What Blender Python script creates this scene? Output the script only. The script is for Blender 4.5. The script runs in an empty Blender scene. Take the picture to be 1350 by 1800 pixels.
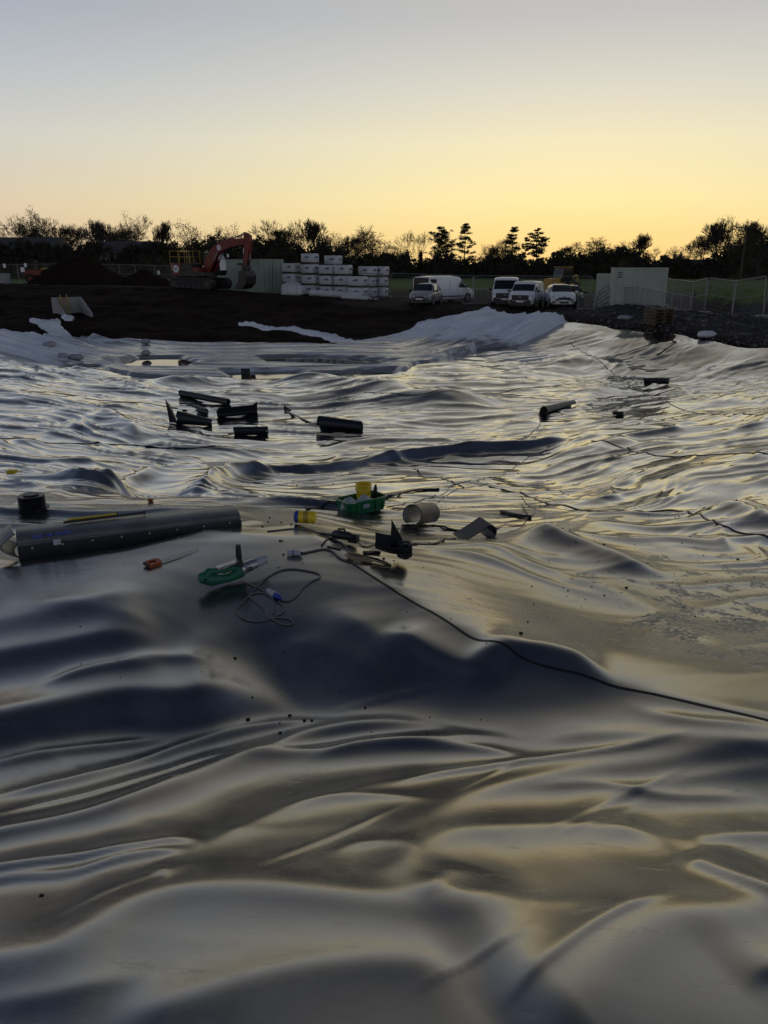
import bpy, bmesh, math, random
import numpy as np
from mathutils import Vector, Matrix

scene = bpy.context.scene
R = math.radians
random.seed(11)

# ---------------------------------------------------------------- camera
F_PX = 1352.0                       # focal length in photo pixels (photo is 1350 x 1800)
CX, CY = 675.0, 900.0
PITCH = math.atan((900.0 - 470.0) / F_PX)
CAM_Z = 5.0
cam_data = bpy.data.cameras.new('camera')
cam = bpy.data.objects.new('camera', cam_data)
scene.collection.objects.link(cam)
cam.location = (0, 0, CAM_Z)
cam.rotation_euler = (math.pi / 2 - PITCH, 0, 0)
cam_data.sensor_fit = 'HORIZONTAL'
cam_data.sensor_width = 36.0
cam_data.lens = 36.0 * F_PX / 1350.0
cam_data.clip_start = 0.05
cam_data.clip_end = 8000.0
scene.camera = cam

# ---------------------------------------------------------------- sky
SUN_AZ = R(13.0)                    # sun just under the trees, right of the view axis (from +Y towards +X)
SUN_EL = R(0.6)
world = bpy.data.worlds.new('World')
scene.world = world
world.use_nodes = True
wn, wl = world.node_tree.nodes, world.node_tree.links
wn.clear()
w_out = wn.new('ShaderNodeOutputWorld')
w_bg = wn.new('ShaderNodeBackground')
w_tc = wn.new('ShaderNodeTexCoord')
w_sep = wn.new('ShaderNodeSeparateXYZ')
wl.new(w_tc.outputs['Generated'], w_sep.inputs[0])


def wmath(op, a, b=None, clamp=False):
    n = wn.new('ShaderNodeMath')
    n.operation = op
    n.use_clamp = clamp
    for i, v in enumerate((a, b)):
        if v is None:
            continue
        if isinstance(v, (int, float)):
            n.inputs[i].default_value = v
        else:
            wl.new(v, n.inputs[i])
    return n.outputs[0]


def lin(r, g, b):
    f = lambda c: c / 12.92 if c <= 0.04045 else ((c + 0.055) / 1.055) ** 2.4
    return (f(r / 255.0), f(g / 255.0), f(b / 255.0), 1.0)


def wramp(fac, stops):
    n = wn.new('ShaderNodeValToRGB')
    n.color_ramp.interpolation = 'LINEAR'
    el = n.color_ramp.elements
    while len(el) > len(stops):
        el.remove(el[-1])
    while len(el) < len(stops):
        el.new(0.5)
    for e, (p, c) in zip(el, stops):
        e.position = p
        e.color = c
    wl.new(fac, n.inputs[0])
    return n.outputs[0]


elev = wmath('ARCSINE', w_sep.outputs[2])
elev = wmath('DIVIDE', elev, math.pi / 2, True)            # 0 horizon .. 1 zenith
elev = wmath('POWER', elev, 0.5)
dg = lambda d: (max(d, 0.0) / 90.0) ** 0.5
# towards the afterglow
glow = wramp(elev, [
    (dg(0), lin(246, 204, 126)), (dg(2.2), lin(251, 223, 148)), (dg(4.5), lin(250, 234, 172)),
    (dg(8), lin(239, 230, 192)), (dg(11), lin(219, 216, 200)), (dg(15), lin(193, 193, 192)),
    (dg(22), lin(178, 174, 163)), (dg(30), lin(148, 144, 133)), (dg(42), lin(88, 90, 95)), (dg(60), lin(46, 53, 68)), (dg(90), lin(30, 37, 54))])
# away from it
away = wramp(elev, [
    (dg(0), lin(196, 168, 148)), (dg(4), lin(212, 194, 176)), (dg(8), lin(196, 198, 200)), (dg(12), lin(172, 181, 195)),
    (dg(20), lin(135, 146, 166)), (dg(32), lin(84, 98, 124)), (dg(48), lin(50, 60, 82)), (dg(90), lin(30, 37, 54))])
# cosine of the azimuth difference to the sun
hx = wmath('MULTIPLY', w_sep.outputs[0], math.sin(SUN_AZ))
hy = wmath('MULTIPLY', w_sep.outputs[1], math.cos(SUN_AZ))
dot = wmath('ADD', hx, hy)
hl = wmath('SQRT', wmath('ADD', wmath('MULTIPLY', w_sep.outputs[0], w_sep.outputs[0]),
                         wmath('ADD', wmath('MULTIPLY', w_sep.outputs[1], w_sep.outputs[1]), 1e-5)))
cosaz = wmath('DIVIDE', dot, hl)
azf = wmath('MULTIPLY', wmath('ADD', cosaz, 1.0), 0.5, True)
azf = wmath('POWER', azf, 12.0)
mixn = wn.new('ShaderNodeMix')
mixn.data_type = 'RGBA'
wl.new(azf, mixn.inputs['Factor'])
wl.new(away, mixn.inputs[6])
wl.new(glow, mixn.inputs[7])
# physical sky adds its own share
sky = wn.new('ShaderNodeTexSky')
sky.sky_type = 'NISHITA'
sky.sun_disc = False
sky.sun_elevation = SUN_EL
sky.sun_rotation = SUN_AZ
sky.air_density = 1.2
sky.dust_density = 1.5
sky_add = wn.new('ShaderNodeMix')
sky_add.data_type = 'RGBA'
sky_add.blend_type = 'ADD'
sky_add.inputs['Factor'].default_value = 0.0
wl.new(mixn.outputs[2], sky_add.inputs[6])
wl.new(sky.outputs[0], sky_add.inputs[7])
sky_add.inputs['Factor'].default_value = 0.01
wl.new(sky_add.outputs[2], w_bg.inputs[0])
w_bg.inputs[1].default_value = 1.0
wl.new(w_bg.outputs[0], w_out.inputs[0])

# ---------------------------------------------------------------- sun (almost gone behind the trees)
sun_data = bpy.data.lights.new('sun', 'SUN')
sun_data.energy = 0.06
sun_data.angle = R(3.0)
sun_data.color = (1.0, 0.74, 0.42)
sun = bpy.data.objects.new('sun', sun_data)
scene.collection.objects.link(sun)
sun_el_l = R(0.35)
sd = Vector((math.sin(SUN_AZ) * math.cos(sun_el_l), math.cos(SUN_AZ) * math.cos(sun_el_l), math.sin(sun_el_l)))
sun.rotation_euler = (-sd).to_track_quat('-Z', 'Y').to_euler()
sun.location = sd * 300

# ---------------------------------------------------------------- exposure
scene.view_settings.view_transform = 'Standard'
scene.view_settings.look = 'None'
scene.view_settings.exposure = 0.0
scene.view_settings.gamma = 1.0
scene.view_settings.use_curve_mapping = False

# ---------------------------------------------------------------- helpers
COL = scene.collection


def tag(o, label=None, cat=None, group=None, kind=None):
    if label: o['label'] = label
    if cat: o['category'] = cat
    if group: o['group'] = group
    if kind: o['kind'] = kind
    return o


def empty(name, loc=(0, 0, 0), rz=0.0, scale=1.0):
    o = bpy.data.objects.new(name, None)
    COL.objects.link(o)
    o.location = loc
    o.rotation_euler = (0, 0, rz)
    o.scale = (scale, scale, scale)
    o.empty_display_size = 0.1
    return o


def copy_tree(o, parent=None):
    kids = [c for c in o.children]
    c = o.copy()
    COL.objects.link(c)
    c.parent = parent
    for k in kids:
        copy_tree(k, c)
    return c


class MB:
    """collects shapes; build() links them as one mesh object"""

    def __init__(self):
        self.v = []
        self.f = []

    def add(self, vs, fs, M=None):
        n = len(self.v)
        if M is not None:
            vs = [M @ Vector(p) for p in vs]
        self.v.extend([tuple(p) for p in vs])
        self.f.extend([tuple(i + n for i in f) for f in fs])
        return self

    def box(self, c, s, M=None, rz=0.0, bevel=0.0):
        x, y, z = s[0] / 2, s[1] / 2, s[2] / 2
        if bevel > 0:
            b = min(bevel, x * .9, y * .9, z * .9)
            pts = []
            for sz in (-1, 1):
                pts.append([(-x + b, -y + b, sz * z), (x - b, -y + b, sz * z), (x - b, y - b, sz * z), (-x + b, y - b, sz * z)])
                pts.append([(-x, -y, sz * (z - b)), (x, -y, sz * (z - b)), (x, y, sz * (z - b)), (-x, y, sz * (z - b))])
            vs = pts[0] + pts[1] + pts[3] + pts[2]
            fs = [(3, 2, 1, 0), (12, 13, 14, 15)]
            for k in range(3):
                for i in range(4):
                    j = (i + 1) % 4
                    fs.append((k * 4 + i, k * 4 + j, k * 4 + 4 + j, k * 4 + 4 + i))
        else:
            vs = [(-x, -y, -z), (x, -y, -z), (x, y, -z), (-x, y, -z), (-x, -y, z), (x, -y, z), (x, y, z), (-x, y, z)]
            fs = [(3, 2, 1, 0), (4, 5, 6, 7), (0, 1, 5, 4), (1, 2, 6, 5), (2, 3, 7, 6), (3, 0, 4, 7)]
        T = Matrix.Translation(Vector(c)) @ Matrix.Rotation(rz, 4, 'Z')
        if M is not None:
            T = M @ T
        return self.add(vs, fs, T)

    def tube(self, pts, r, n=6, M=None, caps=True):
        pts = [Vector(p) for p in pts]
        if not hasattr(r, '__len__'):
            r = [r] * len(pts)
        vs, fs = [], []
        prev = None
        for i, p in enumerate(pts):
            if i == 0: t = pts[1] - pts[0]
            elif i == len(pts) - 1: t = pts[-1] - pts[-2]
            else: t = (pts[i + 1] - pts[i - 1])
            if t.length < 1e-9: t = Vector((0, 0, 1))
            t.normalize()
            if prev is None:
                a = Vector((0, 0, 1)) if abs(t.z) < 0.9 else Vector((1, 0, 0))
                u = t.cross(a).normalized()
            else:
                u = (prev - t * prev.dot(t))
                if u.length < 1e-6:
                    u = t.orthogonal()
                u.normalize()
            prev = u
            w = t.cross(u)
            for k in range(n):
                an = 2 * math.pi * k / n
                vs.append(p + (u * math.cos(an) + w * math.sin(an)) * r[i])
        for i in range(len(pts) - 1):
            for k in range(n):
                j = (k + 1) % n
                fs.append((i * n + k, i * n + j, (i + 1) * n + j, (i + 1) * n + k))
        if caps:
            fs.append(tuple(range(n - 1, -1, -1)))
            fs.append(tuple(range((len(pts) - 1) * n, len(pts) * n)))
        return self.add(vs, fs, M)

    def cyl(self, a, b, r, n=16, r2=None, M=None):
        return self.tube([a, b], [r, r if r2 is None else r2], n, M)

    def lathe(self, prof, n=20, M=None):
        vs, fs = [], []
        for (r, z) in prof:
            for k in range(n):
                an = 2 * math.pi * k / n
                vs.append((r * math.cos(an), r * math.sin(an), z))
        for i in range(len(prof) - 1):
            for k in range(n):
                j = (k + 1) % n
                fs.append((i * n + k, i * n + j, (i + 1) * n + j, (i + 1) * n + k))
        if prof[0][0] > 1e-4: fs.append(tuple(range(n - 1, -1, -1)))
        if prof[-1][0] > 1e-4: fs.append(tuple(range((len(prof) - 1) * n, len(prof) * n)))
        return self.add(vs, fs, M)

    def prism(self, poly, d0, d1, axis='y', M=None, inset=0.0):
        """extrude a 2D polygon (a, b) along an axis: 'y' -> (a, y, b); 'z' -> (a, b, z); 'x' -> (x, a, b)"""
        n = len(poly)
        def mk(a, b, d):
            return (a, d, b) if axis == 'y' else ((a, b, d) if axis == 'z' else (d, a, b))
        vs = [mk(a, b, d0) for a, b in poly] + [mk(a, b, d1) for a, b in poly]
        fs = [tuple(range(n)), tuple(range(2 * n - 1, n - 1, -1))]
        for i in range(n):
            j = (i + 1) % n
            fs.append((i, n + i, n + j, j))
        return self.add(vs, fs, M)

    def loft(self, rings, M=None, caps=True, closed=True):
        n = len(rings[0])
        vs = [p for r in rings for p in r]
        fs = []
        for i in range(len(rings) - 1):
            for k in range(n if closed else n - 1):
                j = (k + 1) % n
                fs.append((i * n + k, i * n + j, (i + 1) * n + j, (i + 1) * n + k))
        if caps and closed:
            fs.append(tuple(range(n - 1, -1, -1)))
            fs.append(tuple(range((len(rings) - 1) * n, len(rings) * n)))
        return self.add(vs, fs, M)

    def mesh(self, name, smooth=False, fix=True):
        me = bpy.data.meshes.new(name)
        me.from_pydata(self.v, [], self.f)
        if fix and len(self.f) < 60000:
            bm = bmesh.new()
            bm.from_mesh(me)
            bmesh.ops.recalc_face_normals(bm, faces=bm.faces)
            bm.to_mesh(me)
            bm.free()
        if smooth:
            me.polygons.foreach_set('use_smooth', [True] * len(me.polygons))
            if smooth != 'all':
                try:
                    me.set_sharp_from_angle(angle=R(float(smooth) if smooth is not True else 40))
                except Exception:
                    pass
        me.update()
        return me

    def build(self, name, mat, parent=None, smooth=False, loc=None):
        me = self.mesh(name, smooth)
        if mat is not None:
            me.materials.append(mat)
        o = bpy.data.objects.new(name, me)
        COL.objects.link(o)
        if parent is not None:
            o.parent = parent
        if loc is not None:
            o.location = loc
        return o


def np_mesh(name, V, Fq, mat, smooth=True, parent=None):
    """fast mesh from numpy arrays, Fq (n,4) or (n,3)"""
    me = bpy.data.meshes.new(name)
    k = Fq.shape[1]
    me.vertices.add(len(V))
    me.vertices.foreach_set('co', np.ascontiguousarray(V, dtype=np.float32).ravel())
    me.loops.add(Fq.size)
    me.loops.foreach_set('vertex_index', np.ascontiguousarray(Fq, dtype=np.int32).ravel())
    me.polygons.add(len(Fq))
    me.polygons.foreach_set('loop_start', np.arange(0, Fq.size, k, dtype=np.int32))
    me.polygons.foreach_set('loop_total', np.full(len(Fq), k, dtype=np.int32))
    if smooth:
        me.polygons.foreach_set('use_smooth', np.ones(len(Fq), dtype=bool))
    me.update(calc_edges=True)
    me.validate()
    if mat is not None:
        me.materials.append(mat)
    o = bpy.data.objects.new(name, me)
    COL.objects.link(o)
    if parent is not None:
        o.parent = parent
    return o


# ---------------------------------------------------------------- noise (numpy)
_rng = np.random.RandomState(5)
_perm = np.concatenate([_rng.permutation(256)] * 3).astype(np.int32)
_ga = np.linspace(0, 2 * math.pi, 17)[:16]
_gx, _gy = np.cos(_ga), np.sin(_ga)


def pn(x, y, seed=0):
    x = np.asarray(x, dtype=np.float64) + seed * 17.31
    y = np.asarray(y, dtype=np.float64) - seed * 9.77
    xi = np.floor(x); yi = np.floor(y)
    xf = x - xi; yf = y - yi
    xi = xi.astype(np.int64) & 255; yi = yi.astype(np.int64) & 255
    u = xf * xf * xf * (xf * (xf * 6 - 15) + 10)
    v = yf * yf * yf * (yf * (yf * 6 - 15) + 10)
    def g(ix, iy, dx, dy):
        h = _perm[_perm[ix & 255] + (iy & 255)] & 15
        return _gx[h] * dx + _gy[h] * dy
    n00 = g(xi, yi, xf, yf); n10 = g(xi + 1, yi, xf - 1, yf)
    n01 = g(xi, yi + 1, xf, yf - 1); n11 = g(xi + 1, yi + 1, xf - 1, yf - 1)
    a = n00 + u * (n10 - n00)
    b = n01 + u * (n11 - n01)
    return (a + v * (b - a)) * 1.5


def fbm(x, y, seed=0, oct=4, gain=0.5, lac=2.03):
    s = 0; a = 1.0
    for i in range(oct):
        s = s + a * pn(x * lac ** i, y * lac ** i, seed + i * 3)
        a *= gain
    return s


def sstep(a, b, x):
    t = np.clip((np.asarray(x, dtype=float) - a) / (b - a), 0, 1)
    return t * t * (3 - 2 * t)


# ---------------------------------------------------------------- pixel <-> world
_fw = np.array([0, math.cos(PITCH), -math.sin(PITCH)])
_up = np.array([0, math.sin(PITCH), math.cos(PITCH)])


def ray(px, py):
    return _fw + np.array([1.0, 0, 0]) * ((px - CX) / F_PX) + _up * ((CY - py) / F_PX)


def at(px, py, Y):
    """point seen at photo pixel px,py at forward distance Y"""
    d = ray(px, py)
    t = Y / d[1]
    return np.array([0, 0, CAM_Z]) + d * t

# ================================================================ TERRAIN
_ctrl = []
for (px, py, Y) in [
    # near slope under the photographer and down to the basin floor
    (0, 1800, 1.20), (675, 1800, 1.20), (1350, 1800, 1.20), (0, 1400, 2.45), (675, 1400, 2.45), (1350, 1400, 2.45),
    (-200, 1235, 3.4), (0, 1230, 3.42), (200, 1232, 3.45), (420, 1232, 3.48), (650, 1238, 3.42), (850, 1245, 3.3), (1080, 1255, 3.15), (1350, 1330, 2.75),
    (-200, 1010, 4.65), (100, 992, 4.8), (300, 960, 5.1), (480, 928, 5.5), (600, 985, 4.82), (700, 1050, 4.32), (850, 1130, 3.82), (1000, 1188, 3.46), (1350, 1266, 3.05),
    (400, 1100, 4.04), (200, 1110, 3.98), (600, 1100, 4.0), (750, 1160, 3.68),
    (1350, 1100, 5.0), (1350, 1000, 7.0), (1350, 900, 9.7), (1350, 800, 13.0), (1350, 700, 23.0), (1350, 645, 29.6), (1350, 612, 31.5), (1250, 640, 32.0), (1250, 600, 35.0), (1000, 610, 40.0),
    (1100, 1000, 6.6), (1000, 1080, 5.0), (1100, 900, 10.0), (1000, 850, 13.4), (1100, 800, 15.5), (1100, 700, 26.0), (1100, 640, 34.8), (1163, 584, 38.5),
    (700, 930, 7.8), (640, 905, 8.9), (620, 950, 6.3), (760, 985, 5.7), (850, 860, 12.0), (430, 905, 7.0), (640, 800, 16.8), (600, 760, 19.8), (440, 760, 19.8), (640, 700, 26), (800, 700, 25.8),
    (800, 645, 33.5), (640, 655, 33.0), (500, 655, 33.0), (320, 650, 33.0), (600, 608, 42.5), (300, 605, 43.5), (450, 607, 43.0),
    (985, 566, 45.5), (900, 605, 41.0), (830, 612, 41.5), (850, 548, 53), (740, 572, 48.5), (690, 592, 45.5), (760, 635, 36),
    (0, 950, 6.3), (200, 940, 6.4), (0, 850, 11.2), (150, 850, 11.8), (0, 750, 18.3), (200, 760, 19), (0, 650, 28.5), (0, 612, 34), (0, 582, 39), (100, 640, 33), (100, 605, 42), (190, 656, 31),
    (200, 600, 43.5), (300, 850, 13.2),
    # soil bank and the plateau
    (0, 505, 66), (120, 507, 66), (300, 508, 66), (420, 512, 66), (560, 523, 62), (700, 535, 58.5), (850, 540, 57), (985, 545, 56.5),
    (0, 545, 50), (130, 562, 48.5), (300, 560, 51), (450, 560, 52), (600, 568, 51), (700, 562, 51.5),
    (370, 507, 69), (440, 514, 72), (580, 521, 67), (60, 498, 84), (200, 499, 86), (750, 532, 61), (800, 531, 64), (900, 537, 60), (980, 540, 58),
    (1060, 541, 54), (1115, 549, 45.5), (1190, 553, 41.5), (1250, 560, 40), (1350, 575, 38), (1350, 552, 47), (1300, 562, 43), (1225, 556, 46), (1180, 552, 52),
]:
    _ctrl.append(at(px, py, Y))
for (x, y, z) in [(-40, 85, 3.3), (0, 88, 2.7), (20, 75, 2.3), (38, 60, 2.5), (38, 40, 2.3), (30, 25, 2.0), (26, 12, 2.2), (18, 4, 2.9),
                  (-38, 58, 3.4), (-34, 36, 2.3), (-26, 22, 1.8), (-22, 12, 2.0), (-15, 4, 2.9), (-10, -3, 3.9), (0, -3, 3.9), (10, -3, 3.9),
                  (0, 0.2, 3.58), (-3, .2, 3.58), (3, .2, 3.58)]:
    _ctrl.append(np.array([x, y, z]))
_ctrl = np.array(_ctrl)


def _wq(y):
    """work in a compressed depth so that near and far points weigh alike"""
    return np.log(np.asarray(y, dtype=float) + 6.0) * 16.0


def _uv(x, y):
    y = np.asarray(y, dtype=float)
    return np.asarray(x, dtype=float) / (y + 6.0) * 16.0, _wq(y)


def _phi(d2):
    return np.sqrt(d2 + 0.6)


_cu, _cv = _uv(_ctrl[:, 0], _ctrl[:, 1])
_n = len(_ctrl)
_A = _phi((_cu[:, None] - _cu[None]) ** 2 + (_cv[:, None] - _cv[None]) ** 2)
_Pm = np.stack([np.ones(_n), _cu, _cv], 1)
_M = np.block([[_A + np.eye(_n) * -0.05, _Pm], [_Pm.T, np.zeros((3, 3))]])
_W = np.linalg.solve(_M, np.concatenate([_ctrl[:, 2], np.zeros(3)]))


def zbase(x, y):
    """smooth height of the ground before any folds"""
    x = np.asarray(x, dtype=float); y = np.asarray(y, dtype=float)
    shp = np.broadcast(x, y).shape
    x = np.broadcast_to(x, shp).ravel(); y = np.broadcast_to(y, shp).ravel()
    yc = np.clip(y, -3.0, 90.0)
    xl = 2.5 + 0.75 * (yc + 3)
    xc = np.clip(x, -np.minimum(xl, 44), np.minimum(xl, 42))
    u, v = _uv(xc, yc)
    out = np.empty_like(u)
    for i in range(0, len(u), 60000):
        s = slice(i, i + 60000)
        d2 = (u[s, None] - _cu[None]) ** 2 + (v[s, None] - _cv[None]) ** 2
        out[s] = _phi(d2) @ _W[:_n] + _W[_n] + _W[_n + 1] * u[s] + _W[_n + 2] * v[s]
    far = sstep(90, 140, y)
    out = out * (1 - far) + 2.6 * far
    return out.reshape(shp)


def G(px, py, tmax=140.0):
    """where the line of sight through a photo pixel meets the smooth ground"""
    d = ray(px, py)
    ts = np.concatenate([np.linspace(0.8, 12, 400), np.linspace(12.02, tmax, 1600)])
    P = np.array([0, 0, CAM_Z])[None] + d[None] * ts[:, None]
    dz = P[:, 2] - zbase(P[:, 0], P[:, 1])
    k = np.argmax(dz < 0)
    if not (dz < 0).any():
        k = len(ts) - 1
    if k > 0:
        a, b = dz[k - 1], dz[k]
        t = ts[k - 1] + (ts[k] - ts[k - 1]) * a / (a - b)
    else:
        t = ts[0]
    return np.array([0, 0, CAM_Z]) + d * t


def poly_sd(x, y, poly):
    """signed distance to a polygon, negative inside"""
    poly = np.asarray(poly, dtype=float)
    best = np.full(x.shape, 1e9)
    inside = np.zeros(x.shape, dtype=bool)
    n = len(poly)
    for i in range(n):
        ax, ay = poly[i]; bx, by = poly[(i + 1) % n]
        ex, ey = bx - ax, by - ay
        t = np.clip(((x - ax) * ex + (y - ay) * ey) / (ex * ex + ey * ey + 1e-12), 0, 1)
        d = (x - ax - t * ex) ** 2 + (y - ay - t * ey) ** 2
        best = np.minimum(best, d)
        c = ((ay > y) != (by > y)) & (x < (bx - ax) * (y - ay) / (by - ay + 1e-12) + ax)
        inside ^= c
    d = np.sqrt(best)
    return np.where(inside, -d, d)


def pxw(pts):
    return [tuple(G(a, b)[:2]) for a, b in pts]


# edge between the black liner and the white fleece, and the outer edge of the fleece
_edge = [(0, 613), (60, 628), (110, 641), (180, 642), (240, 659), (330, 663), (430, 666), (520, 664), (610, 661), (690, 656), (735, 637), (767, 632), (798, 623),
         (832, 611), (900, 603), (940, 588), (974, 571)]
_crest = [(985, 566), (1050, 569), (1100, 578), (1163, 585), (1210, 592), (1260, 600), (1350, 613)]
EDGE = pxw(_edge)
CREST = pxw(_crest)
_fl_top = [(0, 583), (30, 590), (55, 597), (90, 600), (170, 597), (300, 602), (450, 604), (590, 608), (640, 599), (690, 591), (715, 583), (740, 573), (790, 561),
           (850, 549), (900, 553), (985, 564)]
FTOP = pxw(_fl_top)
LINER_POLY = [(-60, -8), (-60, 18), (-40, 27), (-26, EDGE[0][1] - 3)] + EDGE + CREST + [(24, 24), (34, 14), (60, 8), (60, -8)]
FLEECE_POLY = [(-30, 33), (-27, 40)] + FTOP + [(CREST[0][0] + .3, CREST[0][1] - .4)] + [(x, y - 0.45) for x, y in reversed(EDGE)]

# ================================================================ MATERIALS
MATS = {}


class NT:
    def __init__(self, name):
        self.m = bpy.data.materials.new(name)
        self.m.use_nodes = True
        self.n = self.m.node_tree.nodes
        self.l = self.m.node_tree.links
        self.b = self.n['Principled BSDF']
        MATS[name] = self.m

    def node(self, t, **kw):
        n = self.n.new(t)
        for k, v in kw.items():
            setattr(n, k, v)
        return n

    def coord(self, kind='Object'):
        return self.node('ShaderNodeTexCoord').outputs[kind]

    def noise(self, scale, detail=4, rough=0.55, vec=None, dist=0.0):
        n = self.node('ShaderNodeTexNoise')
        n.inputs['Scale'].default_value = scale
        n.inputs['Detail'].default_value = detail
        n.inputs['Roughness'].default_value = rough
        n.inputs['Distortion'].default_value = dist
        if vec is not None:
            self.l.new(vec, n.inputs['Vector'])
        return n.outputs['Fac']

    def ramp(self, fac, stops, interp='LINEAR'):
        n = self.node('ShaderNodeValToRGB')
        n.color_ramp.interpolation = interp
        el = n.color_ramp.elements
        while len(el) < len(stops):
            el.new(0.5)
        for e, (p, c) in zip(el, stops):
            e.position = p
            e.color = c if len(c) == 4 else (*c, 1)
        self.l.new(fac, n.inputs[0])
        return n.outputs[0]

    def math(self, op, a, b=None, clamp=False):
        n = self.node('ShaderNodeMath', operation=op, use_clamp=clamp)
        for i, v in enumerate((a, b)):
            if v is None: continue
            if isinstance(v, (int, float)): n.inputs[i].default_value = v
            else: self.l.new(v, n.inputs[i])
        return n.outputs[0]

    def mix(self, fac, a, b, blend='MIX'):
        n = self.node('ShaderNodeMix', data_type='RGBA', blend_type=blend)
        for i, v in ((0, fac), (6, a), (7, b)):
            if isinstance(v, (int, float)): n.inputs[i].default_value = v
            elif isinstance(v, tuple): n.inputs[i].default_value = v if len(v) == 4 else (*v, 1)
            else: self.l.new(v, n.inputs[i])
        return n.outputs[2]

    def set(self, **kw):
        for k, v in kw.items():
            inp = self.b.inputs[k.replace('_', ' ')]
            if isinstance(v, (int, float)): inp.default_value = v
            elif isinstance(v, tuple): inp.default_value = v if len(v) == 4 else (*v, 1)
            else: self.l.new(v, inp)
        return self

    def bump(self, h, strength=0.3, dist=0.02):
        n = self.node('ShaderNodeBump')
        n.inputs['Strength'].default_value = strength
        n.inputs['Distance'].default_value = dist
        self.l.new(h, n.inputs['Height'])
        self.l.new(n.outputs[0], self.b.inputs['Normal'])
        return self


def simple(name, col, rough=0.5, metal=0.0, var=0.25, scale=6.0, spec=None, bump=0.0):
    """painted / plain surface with slight mottling and dirt"""
    t = NT(name)
    c = t.coord()
    n = t.noise(scale, 5, 0.6, c)
    lo = tuple(max(0, x * (1 - var)) for x in col)
    hi = tuple(min(1, x * (1 + var * 0.6)) for x in col)
    t.set(Base_Color=t.ramp(n, [(0.3, lo), (0.7, hi)]), Metallic=metal,
          Roughness=t.math('ADD', t.math('MULTIPLY', t.noise(scale * 2.3, 3, 0.5, c), 0.2), rough - 0.1, True))
    if spec is not None:
        t.set(Specular_IOR_Level=spec)
    if bump > 0:
        t.bump(t.noise(scale * 6, 4, 0.6, c), bump, 0.01)
    return t.m


def mat_liner():
    t = NT('liner_black')
    c = t.coord()
    dust = t.noise(0.9, 6, 0.65, c)
    fine = t.noise(14, 5, 0.7, c)
    smear = t.math('MULTIPLY', t.ramp(dust, [(0.42, (0, 0, 0)), (0.66, (1, 1, 1))]), t.ramp(fine, [(0.35, (.25, .25, .25)), (0.65, (1, 1, 1))]))
    base = t.mix(smear, (0.009, 0.0095, 0.012), (0.042, 0.040, 0.036))
    # dried mud: clods and boot smears, mostly on the trodden bank on the right and round the work spot
    mps = t.node('ShaderNodeMapping')
    mps.inputs['Rotation'].default_value = (0, 0, 0.5)
    mps.inputs['Scale'].default_value = (1.0, 3.2, 1.0)
    t.l.new(c, mps.inputs['Vector'])
    scuff = t.ramp(t.noise(5.5, 9, 0.78, mps.outputs[0], 0.3), [(0.56, (0, 0, 0)), (0.68, (1, 1, 1))])
    scuff = t.math('MULTIPLY', scuff, t.ramp(t.noise(1.1, 3, 0.5, c), [(0.42, (.1, .1, .1)), (0.62, (1, 1, 1))]))
    base = t.mix(t.math('MULTIPLY', scuff, 0.85), base, (0.055, 0.052, 0.046))
    att = t.node('ShaderNodeAttribute', attribute_name='mud')
    spots = t.noise(3.2, 7, 0.72, c, 0.4)
    spots = t.math('ADD', spots, t.math('MULTIPLY', t.math('SUBTRACT', att.outputs['Fac'], 0.5), 0.42))
    mudm = t.ramp(spots, [(0.62, (0, 0, 0)), (0.67, (1, 1, 1))])
    mudm2 = t.math('MULTIPLY', mudm, t.ramp(t.noise(30, 4, 0.7, c), [(0.38, (0, 0, 0)), (0.55, (1, 1, 1))]))
    base = t.mix(mudm2, base, (0.05, 0.038, 0.028))
    wat = t.node('ShaderNodeAttribute', attribute_name='wet')
    rough = t.math('ADD', t.math('MULTIPLY', smear, 0.10), 0.21)
    rough = t.math('ADD', rough, t.math('MULTIPLY', scuff, 0.22))
    film = t.math('MULTIPLY', wat.outputs['Fac'], t.ramp(t.noise(1.7, 5, 0.6, c), [(0.36, (.35, .35, .35)), (0.56, (1, 1, 1))]))
    rough = t.math('SUBTRACT', rough, t.math('MULTIPLY', film, 0.15))
    rough = t.math('ADD', rough, t.math('MULTIPLY', mudm2, 0.45), True)
    t.set(Base_Color=base, Roughness=rough, IOR=LINER_IOR, Coat_Weight=film, Coat_Roughness=0.07, Coat_IOR=1.5)
    fineb = t.math('ADD', t.math('MULTIPLY', t.noise(42, 5, 0.6, c), 0.35), t.math('MULTIPLY', mudm2, 0.8))
    mpc = t.node('ShaderNodeMapping')
    mpc.inputs['Rotation'].default_value = (0, 0, -0.25)
    mpc.inputs['Scale'].default_value = (0.35, 1.6, 1.0)
    t.l.new(c, mpc.inputs['Vector'])
    crin = t.ramp(t.noise(4.2, 5, 0.6, mpc.outputs[0], 0.6), [(0.40, (0, 0, 0)), (0.50, (1, 1, 1)), (0.60, (0, 0, 0))])
    fineb = t.math('ADD', fineb, t.math('MULTIPLY', t.math('MULTIPLY', crin, wat.outputs['Fac']), 0.8))
    t.bump(fineb, 0.10, 0.006)
    return t.m


LINER_IOR = 3.1
M_LINER = mat_liner()


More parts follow.
